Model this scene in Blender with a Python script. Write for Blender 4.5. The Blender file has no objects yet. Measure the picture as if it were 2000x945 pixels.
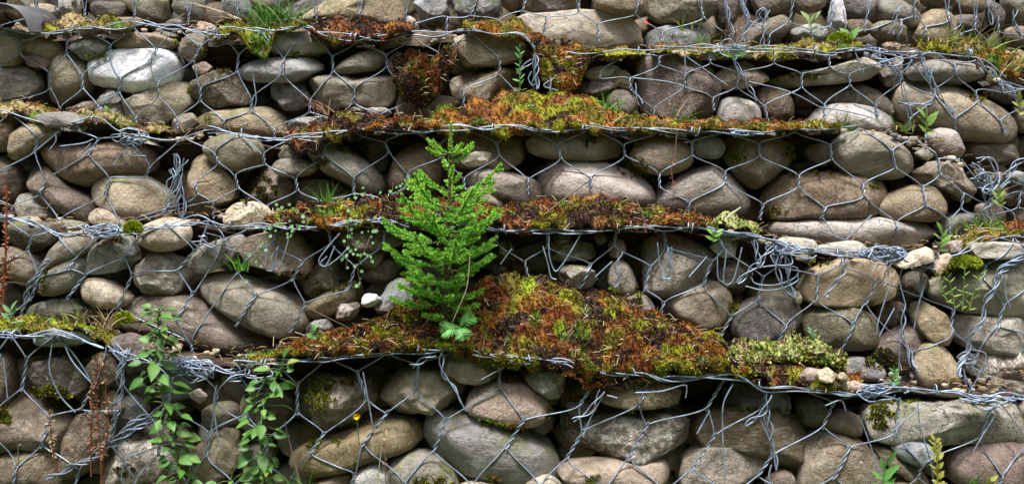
import bpy, math, random
import numpy as np
from mathutils import Vector, Matrix
from mathutils.bvhtree import BVHTree

random.seed(11)
rng = np.random.default_rng(11)
scene = bpy.context.scene
col = scene.collection

# ------------------------------------------------------------------ camera, sky, sun, exposure
HFOV = math.radians(60.0)
PITCH = math.radians(-5.5)
CAM = Vector((0.0, 0.0, 0.95))
cam_d = bpy.data.cameras.new('camera')
cam = bpy.data.objects.new('camera', cam_d)
col.objects.link(cam)
cam_d.sensor_width = 36.0
cam_d.lens = 18.0 / math.tan(HFOV / 2)
cam_d.clip_start = 0.02
cam_d.clip_end = 500.0
cam.location = CAM
cam.rotation_euler = (math.radians(90) + PITCH, 0, 0)
scene.camera = cam

SUN_EL, SUN_AZ = math.radians(70), math.radians(-25)      # azimuth measured from behind the camera, negative = left
world = bpy.data.worlds.new('World')
scene.world = world
world.use_nodes = True
wn = world.node_tree.nodes
wl = world.node_tree.links
sky = wn.new('ShaderNodeTexSky')
sky.sky_type = 'NISHITA'
sky.sun_disc = False
sky.sun_elevation = SUN_EL
sky.sun_rotation = math.radians(180) + SUN_AZ
sky.dust_density = 4.0
sky.ozone_density = 1.0
wl.new(sky.outputs['Color'], wn['Background'].inputs['Color'])
wn['Background'].inputs['Strength'].default_value = 0.05
sun_d = bpy.data.lights.new('sun', 'SUN')
sun_d.energy = 1.5
sun_d.angle = math.radians(14)
sun_d.color = (1.0, 0.98, 0.95)
sun = bpy.data.objects.new('sun', sun_d)
col.objects.link(sun)
sd = Vector((math.sin(SUN_AZ) * math.cos(SUN_EL), -math.cos(SUN_AZ) * math.cos(SUN_EL), math.sin(SUN_EL)))
sun.rotation_euler = sd.to_track_quat('Z', 'Y').to_euler()
scene.view_settings.view_transform = 'Standard'
scene.view_settings.look = 'None'
scene.view_settings.gamma = 1.0
scene.view_settings.exposure = 2.35

# ------------------------------------------------------------------ pixel (photo 2000 x 945) -> point on the plane y = Y
FPX = 1000.0 / math.tan(HFOV / 2)
CP, SP = math.cos(PITCH), math.sin(PITCH)


def at(x, y, Y):
    a = (x - 1000.0) / FPX
    b = -(y - 472.5) / FPX
    dy = CP - b * SP
    dz = SP + b * CP
    s = Y / dy
    return Vector((a * s, Y, CAM.z + dz * s))


def at_np(px, Y):
    px = np.asarray(px, float)
    a = (px[:, 0] - 1000.0) / FPX
    b = -(px[:, 1] - 472.5) / FPX
    s = Y / (CP - b * SP)
    return np.stack([a * s, np.broadcast_to(Y, s.shape), CAM.z + (SP + b * CP) * s], 1)


# front face of each tier (metres from the camera); tier 1 is the lowest
FACE = {1: 1.47, 2: 1.58, 3: 1.68, 4: 1.78, 5: 1.88}


# ------------------------------------------------------------------ helpers
def hash3(i, j, k):
    n = (i * 374761393 + j * 668265263 + k * 2147483647) & 0xFFFFFFFF
    n = ((n ^ (n >> 13)) * 1274126177) & 0xFFFFFFFF
    n = n ^ (n >> 16)
    return (n & 0xFFFF) / 65535.0


def vnoise(P):
    P = np.asarray(P, float)
    f = np.floor(P).astype(np.int64)
    t = P - f
    t = t * t * (3 - 2 * t)
    out = 0
    for a in (0, 1):
        wa = t[:, 0] if a else 1 - t[:, 0]
        for b in (0, 1):
            wb = t[:, 1] if b else 1 - t[:, 1]
            for c in (0, 1):
                wc = t[:, 2] if c else 1 - t[:, 2]
                out = out + wa * wb * wc * hash3(f[:, 0] + a, f[:, 1] + b, f[:, 2] + c)
    return out * 2 - 1


def fbm(P, o=3):
    r, a = 0, 1.0
    for k in range(o):
        r = r + a * vnoise(np.asarray(P) * (2.03 ** k) + 17.3 * k)
        a *= 0.5
    return r


def mesh_obj(name, verts, faces, mat, parent=None, smooth=True, colors=None):
    me = bpy.data.meshes.new(name)
    me.from_pydata([tuple(v) for v in verts], [], [tuple(f) for f in faces])
    return finish(name, me, mat, parent, smooth, colors)


def quick_mesh(name, verts, faces, mat, parent=None, smooth=False, colors=None):
    """faces: int array (n, k) with the same k for all faces"""
    verts = np.asarray(verts, np.float32)
    faces = np.asarray(faces, np.int32)
    n, k = faces.shape
    me = bpy.data.meshes.new(name)
    me.vertices.add(len(verts))
    me.vertices.foreach_set('co', verts.ravel())
    me.loops.add(n * k)
    me.loops.foreach_set('vertex_index', faces.ravel())
    me.polygons.add(n)
    me.polygons.foreach_set('loop_start', np.arange(0, n * k, k, dtype=np.int32))
    me.update(calc_edges=True)
    return finish(name, me, mat, parent, smooth, colors)


def finish(name, me, mat, parent, smooth, colors):
    if smooth:
        me.polygons.foreach_set('use_smooth', [True] * len(me.polygons))
    if colors is not None:
        ca = me.color_attributes.new('col', 'FLOAT_COLOR', 'POINT')
        c4 = np.ones((len(me.vertices), 4), np.float32)
        c4[:, :3] = colors
        ca.data.foreach_set('color', c4.ravel())
    me.materials.append(mat)
    o = bpy.data.objects.new(name, me)
    col.objects.link(o)
    if parent:
        o.parent = parent
    return o


def tag(o, label=None, cat=None, group=None, kind=None):
    if label:
        o['label'] = label
    if cat:
        o['category'] = cat
    if group:
        o['group'] = group
    if kind:
        o['kind'] = kind
    return o


def empty(name, loc=(0, 0, 0)):
    e = bpy.data.objects.new(name, None)
    e.empty_display_size = 0.05
    e.location = loc
    col.objects.link(e)
    return e


class Buf:
    """collects geometry in world space"""

    def __init__(self):
        self.v, self.f, self.c, self.n = [], [], [], 0

    def add(self, v, f, c=None):
        v = np.asarray(v, float)
        self.v.append(v)
        self.f.append(np.asarray(f, int) + self.n)
        if c is not None:
            self.c.append(np.broadcast_to(np.asarray(c, float), (len(v), 3)))
        self.n += len(v)

    def build(self, name, mat, parent=None, smooth=True, origin=None):
        v = np.concatenate(self.v)
        f = np.concatenate(self.f)
        c = np.concatenate(self.c) if self.c else None
        if origin is not None:
            v = v - np.asarray(origin)
        o = quick_mesh(name, v, f, mat, parent, smooth, c)
        if origin is not None and parent is None:
            o.location = origin
        return o


def tube(buf, pts, rad, sides=6, c=None):
    P = np.asarray(pts, float)
    n = len(P)
    if n < 2:
        return
    T = np.gradient(P, axis=0)
    T /= np.linalg.norm(T, axis=1)[:, None] + 1e-12
    ref = np.array([0.13, -1.0, 0.21])
    A = np.cross(T, ref)
    bad = np.linalg.norm(A, axis=1) < 0.15
    A[bad] = np.cross(T[bad], np.array([1.0, 0, 0.2]))
    A /= np.linalg.norm(A, axis=1)[:, None] + 1e-12
    B = np.cross(T, A)
    r = np.broadcast_to(np.asarray(rad, float), (n,))
    ang = np.arange(sides) * 2 * math.pi / sides
    V = P[:, None, :] + r[:, None, None] * (np.cos(ang)[None, :, None] * A[:, None, :] + np.sin(ang)[None, :, None] * B[:, None, :])
    V = V.reshape(-1, 3)
    i = np.arange(n - 1)[:, None] * sides
    k = np.arange(sides)[None, :]
    k2 = (k + 1) % sides
    F = np.stack([i + k, i + k2, i + sides + k2, i + sides + k], 2).reshape(-1, 4)
    buf.add(V, F, c)


def spline(pts, step):
    """Catmull-Rom through points, resampled about every `step`"""
    P = np.asarray(pts, float)
    if len(P) == 2:
        n = max(2, int(np.linalg.norm(P[1] - P[0]) / step) + 1)
        t = np.linspace(0, 1, n)[:, None]
        return P[0] * (1 - t) + P[1] * t
    Q = np.vstack([2 * P[0] - P[1], P, 2 * P[-1] - P[-2]])
    out = []
    for i in range(1, len(Q) - 2):
        n = max(2, int(np.linalg.norm(Q[i + 1] - Q[i]) / step) + 1)
        t = np.linspace(0, 1, n, endpoint=False)[:, None]
        a, b, c, d = Q[i - 1], Q[i], Q[i + 1], Q[i + 2]
        out.append(0.5 * (2 * b + (c - a) * t + (2 * a - 5 * b + 4 * c - d) * t ** 2 + (3 * b - a - 3 * c + d) * t ** 3))
    out.append(P[-1:])
    return np.vstack(out)


# ------------------------------------------------------------------ materials
def new_mat(name):
    m = bpy.data.materials.new(name)
    m.use_nodes = True
    nt = m.node_tree
    return m, nt, nt.nodes['Principled BSDF']


def N(nt, t, **kw):
    n = nt.nodes.new(t)
    for k, v in kw.items():
        if k in n.inputs:
            n.inputs[k].default_value = v
        else:
            setattr(n, k, v)
    return n


def mix(nt, mode, fac, a, b):
    n = nt.nodes.new('ShaderNodeMix')
    n.data_type = 'RGBA'
    n.blend_type = mode
    for s, v in ((n.inputs[0], fac), (n.inputs[6], a), (n.inputs[7], b)):
        if isinstance(v, bpy.types.NodeSocket):
            nt.links.new(v, s)
        elif isinstance(v, (int, float)):
            s.default_value = v
        else:
            s.default_value = (*v, 1)
    return n.outputs[2]


def ramp(nt, sock, a, b, va=0.0, vb=1.0):
    n = nt.nodes.new('ShaderNodeMapRange')
    n.interpolation_type = 'SMOOTHSTEP'
    n.inputs[1].default_value, n.inputs[2].default_value = a, b
    n.inputs[3].default_value, n.inputs[4].default_value = va, vb
    nt.links.new(sock, n.inputs[0])
    return n.outputs[0]


def math_n(nt, op, a, b):
    n = nt.nodes.new('ShaderNodeMath')
    n.operation = op
    for s, v in ((n.inputs[0], a), (n.inputs[1], b)):
        if isinstance(v, bpy.types.NodeSocket):
            nt.links.new(v, s)
        else:
            s.default_value = v
    return n.outputs[0]


def stone_material():
    m, nt, b = new_mat('stone')
    oi = N(nt, 'ShaderNodeObjectInfo')
    tc = N(nt, 'ShaderNodeTexCoord')
    add = N(nt, 'ShaderNodeVectorMath', operation='ADD')
    nt.links.new(tc.outputs['Object'], add.inputs[0])
    sc = N(nt, 'ShaderNodeVectorMath', operation='SCALE')
    comb = N(nt, 'ShaderNodeCombineXYZ')
    for i in range(3):
        nt.links.new(oi.outputs['Random'], comb.inputs[i])
    nt.links.new(comb.outputs[0], sc.inputs[0])
    sc.inputs['Scale'].default_value = 37.0
    nt.links.new(sc.outputs[0], add.inputs[1])
    vec = add.outputs[0]

    def noise(scale, detail=6, rough=0.6, dist=0.0):
        n = N(nt, 'ShaderNodeTexNoise', Scale=scale, Detail=detail, Roughness=rough, Distortion=dist)
        nt.links.new(vec, n.inputs['Vector'])
        return n.outputs['Fac']
    big = noise(11, 5, 0.6, 0.6)
    mid = noise(38, 7, 0.65, 0.4)
    fine = noise(320, 4, 0.7)
    grain = noise(900, 2, 0.6)
    base = oi.outputs['Color']
    c = mix(nt, 'MULTIPLY', ramp(nt, big, 0.38, 0.66), base, (0.66, 0.62, 0.57))
    c = mix(nt, 'MIX', math_n(nt, 'MULTIPLY', ramp(nt, mid, 0.52, 0.72), 0.38), c, (0.20, 0.145, 0.09))
    c = mix(nt, 'MIX', math_n(nt, 'MULTIPLY', ramp(nt, mid, 0.46, 0.30), 0.30), c, (0.40, 0.38, 0.35))
    # bedding bands
    mp = N(nt, 'ShaderNodeMapping')
    mp.inputs['Scale'].default_value = (0.5, 0.8, 2.4)
    mp.inputs['Rotation'].default_value = (0.1, 0.25, 0)
    vr = N(nt, 'ShaderNodeVectorRotate', rotation_type='Y_AXIS')
    nt.links.new(vec, vr.inputs['Vector'])
    nt.links.new(math_n(nt, 'MULTIPLY', oi.outputs['Random'], 17.0), vr.inputs['Angle'])
    nt.links.new(vr.outputs[0], mp.inputs['Vector'])
    bn = N(nt, 'ShaderNodeTexNoise', Scale=34.0, Detail=7.0, Roughness=0.7, Distortion=0.5)
    nt.links.new(mp.outputs[0], bn.inputs['Vector'])
    band = bn.outputs['Fac']
    c = mix(nt, 'MULTIPLY', ramp(nt, band, 0.50, 0.68, 0, 0.55), c, (0.52, 0.47, 0.41))
    c = mix(nt, 'MIX', ramp(nt, band, 0.46, 0.34, 0, 0.35), c, (0.52, 0.48, 0.42))
    # dark lichen blotches
    bl = noise(62, 8, 0.78, 0.8)
    c = mix(nt, 'MULTIPLY', ramp(nt, bl, 0.55, 0.64, 0, 0.7), c, (0.42, 0.38, 0.36))
    # dark lichen specks and pale grain
    sp = noise(150, 5, 0.75)
    c = mix(nt, 'MULTIPLY', ramp(nt, sp, 0.54, 0.66, 0, 0.75), c, (0.36, 0.32, 0.28))
    c = mix(nt, 'OVERLAY', 0.55, c, mix(nt, 'MIX', fine, (0.12, 0.12, 0.12), (0.88, 0.88, 0.88)))
    # pale lichen flecks
    c = mix(nt, 'MIX', ramp(nt, noise(85, 4, 0.6), 0.66, 0.71, 0, 0.7), c, (0.46, 0.46, 0.41))
    # hairline cracks on some stones
    vo = N(nt, 'ShaderNodeTexVoronoi', feature='DISTANCE_TO_EDGE', Scale=15.0)
    dv = N(nt, 'ShaderNodeVectorMath', operation='ADD')
    dn_ = N(nt, 'ShaderNodeTexNoise', Scale=30.0, Detail=5.0)
    nt.links.new(vec, dn_.inputs['Vector'])
    ds = N(nt, 'ShaderNodeVectorMath', operation='SCALE')
    ds.inputs['Scale'].default_value = 0.09
    nt.links.new(dn_.outputs['Color'], ds.inputs[0])
    nt.links.new(vec, dv.inputs[0])
    nt.links.new(ds.outputs[0], dv.inputs[1])
    nt.links.new(dv.outputs[0], vo.inputs['Vector'])
    at_c = N(nt, 'ShaderNodeAttribute', attribute_type='OBJECT', attribute_name='crack')
    crack = math_n(nt, 'MULTIPLY', ramp(nt, vo.outputs['Distance'], 0.022, 0.0), at_c.outputs['Fac'])
    c = mix(nt, 'MULTIPLY', crack, c, (0.25, 0.22, 0.2))
    # mottled white / brown stones
    at_m = N(nt, 'ShaderNodeAttribute', attribute_type='OBJECT', attribute_name='mottle')
    mot = ramp(nt, noise(34, 9, 0.82, 0.2), 0.47, 0.55)
    mcol = mix(nt, 'MIX', mot, (0.16, 0.12, 0.09), (0.66, 0.62, 0.58))
    c = mix(nt, 'MIX', at_m.outputs['Fac'], c, mcol)
    # thin green algae film on the upward faces of some stones
    geo = N(nt, 'ShaderNodeNewGeometry')
    sx = N(nt, 'ShaderNodeSeparateXYZ')
    nt.links.new(geo.outputs['Normal'], sx.inputs[0])
    at_a = N(nt, 'ShaderNodeAttribute', attribute_type='OBJECT', attribute_name='algae')
    al = math_n(nt, 'MULTIPLY', ramp(nt, sx.outputs[2], -0.3, 0.7), ramp(nt, noise(20, 6, 0.7), 0.45, 0.62))
    al = math_n(nt, 'MULTIPLY', al, at_a.outputs['Fac'])
    c = mix(nt, 'MIX', al, c, (0.10, 0.115, 0.02))
    nt.links.new(c, b.inputs['Base Color'])
    rr = ramp(nt, mid, 0.3, 0.7, 0.36, 0.68)
    nt.links.new(rr, b.inputs['Roughness'])
    b.inputs['Specular IOR Level'].default_value = 0.55
    h = math_n(nt, 'ADD', math_n(nt, 'MULTIPLY', mid, 1.0), math_n(nt, 'MULTIPLY', fine, 0.22))
    h = math_n(nt, 'ADD', h, math_n(nt, 'MULTIPLY', sp, 0.45))
    h = math_n(nt, 'ADD', h, math_n(nt, 'MULTIPLY', band, 0.35))
    h = math_n(nt, 'ADD', h, math_n(nt, 'MULTIPLY', grain, 0.08))
    h = math_n(nt, 'SUBTRACT', h, math_n(nt, 'MULTIPLY', crack, 0.5))
    bp = N(nt, 'ShaderNodeBump', Strength=0.85, Distance=0.007)
    nt.links.new(h, bp.inputs['Height'])
    nt.links.new(bp.outputs[0], b.inputs['Normal'])
    return m


def attr_material(name, rough=0.8, spec=0.3, trans=0.0, jitter=0.25, scale=150):
    m, nt, b = new_mat(name)
    a = N(nt, 'ShaderNodeVertexColor', layer_name='col')
    tc = N(nt, 'ShaderNodeTexCoord')
    n = N(nt, 'ShaderNodeTexNoise', Scale=scale, Detail=3)
    nt.links.new(tc.outputs['Object'], n.inputs['Vector'])
    c = mix(nt, 'MULTIPLY', ramp(nt, n.outputs['Fac'], 0.35, 0.7, 0, 1), a.outputs['Color'], (1 - jitter,) * 3)
    nt.links.new(c, b.inputs['Base Color'])
    b.inputs['Roughness'].default_value = rough
    b.inputs['Specular IOR Level'].default_value = spec
    if trans:
        tr = N(nt, 'ShaderNodeBsdfTranslucent')
        nt.links.new(c, tr.inputs['Color'])
        ms = N(nt, 'ShaderNodeMixShader')
        ms.inputs[0].default_value = trans
        nt.links.new(b.outputs[0], ms.inputs[1])
        nt.links.new(tr.outputs[0], ms.inputs[2])
        nt.links.new(ms.outputs[0], nt.nodes['Material Output'].inputs[0])
    return m


def plain(name, color, rough=0.6, metal=0.0, var=0.3, scale=40, spec=0.4, bump=0.0):
    m, nt, b = new_mat(name)
    tc = N(nt, 'ShaderNodeTexCoord')
    n = N(nt, 'ShaderNodeTexNoise', Scale=scale, Detail=6, Roughness=0.65)
    nt.links.new(tc.outputs['Object'], n.inputs['Vector'])
    c = mix(nt, 'MIX', ramp(nt, n.outputs['Fac'], 0.3, 0.7), [x * (1 - var) for x in color], [min(1, x * (1 + var)) for x in color])
    nt.links.new(c, b.inputs['Base Color'])
    b.inputs['Roughness'].default_value = rough
    b.inputs['Metallic'].default_value = metal
    b.inputs['Specular IOR Level'].default_value = spec
    if bump:
        bp = N(nt, 'ShaderNodeBump', Strength=0.8, Distance=bump)
        nt.links.new(n.outputs['Fac'], bp.inputs['Height'])
        nt.links.new(bp.outputs[0], b.inputs['Normal'])
    return m


M_STONE = stone_material()
M_WIRE = plain('galvanised_wire', (0.23, 0.29, 0.38), rough=0.5, metal=0.3, var=0.4, scale=55, spec=0.5)
_nt = M_WIRE.node_tree
_b = _nt.nodes['Principled BSDF']
_src = _b.inputs['Base Color'].links[0].from_socket
_tc = N(_nt, 'ShaderNodeTexCoord')
_n1 = N(_nt, 'ShaderNodeTexNoise', Scale=9.0, Detail=6.0, Roughness=0.7)
_n2 = N(_nt, 'ShaderNodeTexNoise', Scale=23.0, Detail=7.0, Roughness=0.75)
for _n in (_n1, _n2):
    _nt.links.new(_tc.outputs['Object'], _n.inputs['Vector'])
_c = mix(_nt, 'MIX', ramp(_nt, _n1.outputs['Fac'], 0.50, 0.66, 0, 0.75), _src, (0.17, 0.175, 0.18))
_c = mix(_nt, 'MIX', ramp(_nt, _n2.outputs['Fac'], 0.62, 0.70, 0, 0.8), _c, (0.15, 0.085, 0.05))
_nt.links.new(_c, _b.inputs['Base Color'])
M_SOIL = plain('soil', (0.055, 0.038, 0.026), rough=0.95, var=0.6, scale=70, spec=0.1, bump=0.01)
M_GROUND = plain('meadow_ground', (0.06, 0.075, 0.03), rough=0.95, var=0.4, scale=3, spec=0.1)
M_MOSS = attr_material('moss', 0.85, 0.2, 0.12)
M_LEAF = attr_material('leaf', 0.5, 0.4, 0.25, 0.2, 60)
M_NEEDLE = attr_material('spruce_needle', 0.5, 0.35, 0.35, 0.15, 60)
M_DRY = attr_material('dry_stalk', 0.85, 0.2, 0.05)
M_BARK = plain('bark', (0.10, 0.07, 0.045), rough=0.9, var=0.4, scale=200, spec=0.1, bump=0.002)
M_SHEET = plain('grey_sheet', (0.085, 0.085, 0.09), rough=0.6, var=0.25, scale=30)

# ------------------------------------------------------------------ ledge lines (photo pixels): top edge of each tier
LEDGE = {
    1: [(-200, 652), (0, 655), (60, 650), (140, 655), (180, 668), (235, 684), (300, 700), (400, 715), (450, 725), (500, 712), (560, 705),
        (620, 700), (700, 691), (800, 686), (870, 676), (940, 692), (1040, 703), (1100, 707), (1180, 730), (1250, 727), (1300, 740),
        (1390, 736), (1450, 737), (1500, 760), (1560, 757), (1640, 768), (1720, 765), (1800, 760), (1860, 761), (1920, 776), (2000, 773), (2200, 775)],
    2: [(-200, 415), (0, 422), (60, 435), (125, 455), (190, 446), (260, 448), (300, 438), (400, 430), (440, 441), (520, 441), (590, 441), (650, 441),
        (740, 433), (880, 441), (970, 448), (1060, 450), (1150, 449), (1290, 441), (1330, 443), (1400, 450), (1450, 456), (1500, 470),
        (1560, 488), (1600, 491), (1660, 500), (1720, 492), (1790, 510), (1870, 496), (1920, 468), (1980, 465), (2000, 468), (2200, 470)],
    3: [(-200, 205), (0, 216), (60, 232), (120, 250), (150, 241), (190, 233), (230, 262), (290, 268), (340, 268), (400, 258), (460, 258),
        (540, 272), (590, 266), (680, 258), (760, 256), (850, 252), (950, 250), (1020, 250), (1140, 253), (1160, 248), (1250, 256),
        (1330, 258), (1430, 255), (1530, 257), (1610, 253), (1700, 248), (1740, 258), (1800, 270), (1860, 295), (1900, 325), (1940, 352), (2200, 360)],
    4: [(-200, 52), (0, 56), (60, 62), (200, 57), (290, 50), (350, 54), (400, 63), (470, 61), (520, 60), (600, 56), (630, 68), (700, 75), (800, 73),
        (860, 64), (930, 60), (1010, 73), (1050, 100), (1140, 112), (1220, 103), (1330, 94), (1500, 97), (1620, 99), (1640, 93), (1750, 101),
        (1810, 97), (1900, 106), (1950, 150), (2000, 170), (2200, 175)],
    5: [(-200, -160), (2200, -150)],
}
LEDGE_XZ = {}
for k, pl in LEDGE.items():
    w = at_np(pl, FACE[k])
    LEDGE_XZ[k] = (w[:, 0], w[:, 2])


def ledge_z(k, x):
    return np.interp(x, *LEDGE_XZ[k])


# ------------------------------------------------------------------ setting: ground and the earth bank behind the baskets
gv = [(-60, -60, 0), (60, -60, 0), (60, 60, 0), (-60, 60, 0)]
tag(mesh_obj('ground', gv, [(0, 1, 2, 3)], M_GROUND, smooth=False), kind='structure')

hx, hy = np.meshgrid(np.linspace(-45, 45, 91), np.linspace(0, 1, 26), indexing='ij')  # unseen slope added behind the camera to block low frontal sky light
HP = np.stack([hx.ravel(), -4 - 10 * hy.ravel(), 14.0 * hy.ravel() ** 0.85 - 0.3], 1)
HP[:, 2] += 1.1 * fbm(HP * 0.35, 4) * np.clip(hy.ravel() * 3, 0, 1)
hi, hj = np.meshgrid(np.arange(90), np.arange(25), indexing='ij')
tag(quick_mesh('added_sky_blocker', HP, np.stack([hi * 26 + hj, hi * 26 + hj + 1, (hi + 1) * 26 + hj + 1, (hi + 1) * 26 + hj], 2).reshape(-1, 4), M_GROUND, smooth=True), kind='structure')

xs = np.linspace(-1.9, 1.9, 240)
rows = [(np.zeros_like(xs) - 0.01, 1.64)]
for k in (1, 2, 3, 4, 5):
    zt = ledge_z(k, xs)
    yb = FACE[k] + 0.15
    rows.append((zt - 0.10, yb))
    rows.append((zt - 0.03, FACE[k] + 0.085))
    rows.append((zt - 0.016, FACE[k] + 0.055))
    rows.append((zt - 0.016, FACE[k] + 0.10))
    rows.append((zt - 0.020, FACE[k] + 0.24))
V = []
for z, y in rows:
    P = np.stack([xs, np.full_like(xs, y), z], 1)
    P[:, 2] += 0.008 * fbm(P * 22 + 3.1, 3)
    P[:, 1] += 0.010 * fbm(P * 18 + 9.7, 3)
    V.append(P)
V = np.concatenate(V)
nx, nr = len(xs), len(rows)
i, j = np.meshgrid(np.arange(nr - 1), np.arange(nx - 1), indexing='ij')
F = np.stack([i * nx + j, i * nx + j + 1, (i + 1) * nx + j + 1, (i + 1) * nx + j], 2).reshape(-1, 4)
tag(quick_mesh('earth_bank', V, F, M_SOIL, smooth=True), kind='structure')

# ------------------------------------------------------------------ gabion tiers
TIER_LABEL = {
    1: 'lowest gabion tier of the wall, below the ledge the young spruce grows on',
    2: 'gabion tier directly behind the young spruce, second from the bottom',
    3: 'middle gabion tier, third from the bottom, level with the top of the spruce',
    4: 'gabion tier above the spruce tip, holding the white stone at upper left',
    5: 'topmost gabion tier, cut off by the upper edge of the photo',
}
GAB = {}
for k in FACE:
    e = empty('stone_gabion', (0, FACE[k], float(ledge_z(k, 0.0)) - 0.2))
    tag(e, TIER_LABEL[k], 'gabion', 'stepped tiers of the gabion wall')
    GAB[k] = e

PAL = {'g': (.31, .305, .285), 't': (.36, .295, .20), 'b': (.23, .168, .112), 'd': (.12, .088, .062), 'p': (.46, .36, .285), 'w': (.95, .95, .95),
       'v': (.19, .145, .132), 'l': (.56, .525, .51), 'c': (.64, .56, .43), 'o': (.23, .195, .115), 's': (.15, .155, .16), 'm': (.36, .30, .24),
       'h': (.41, .375, .31)}

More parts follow.
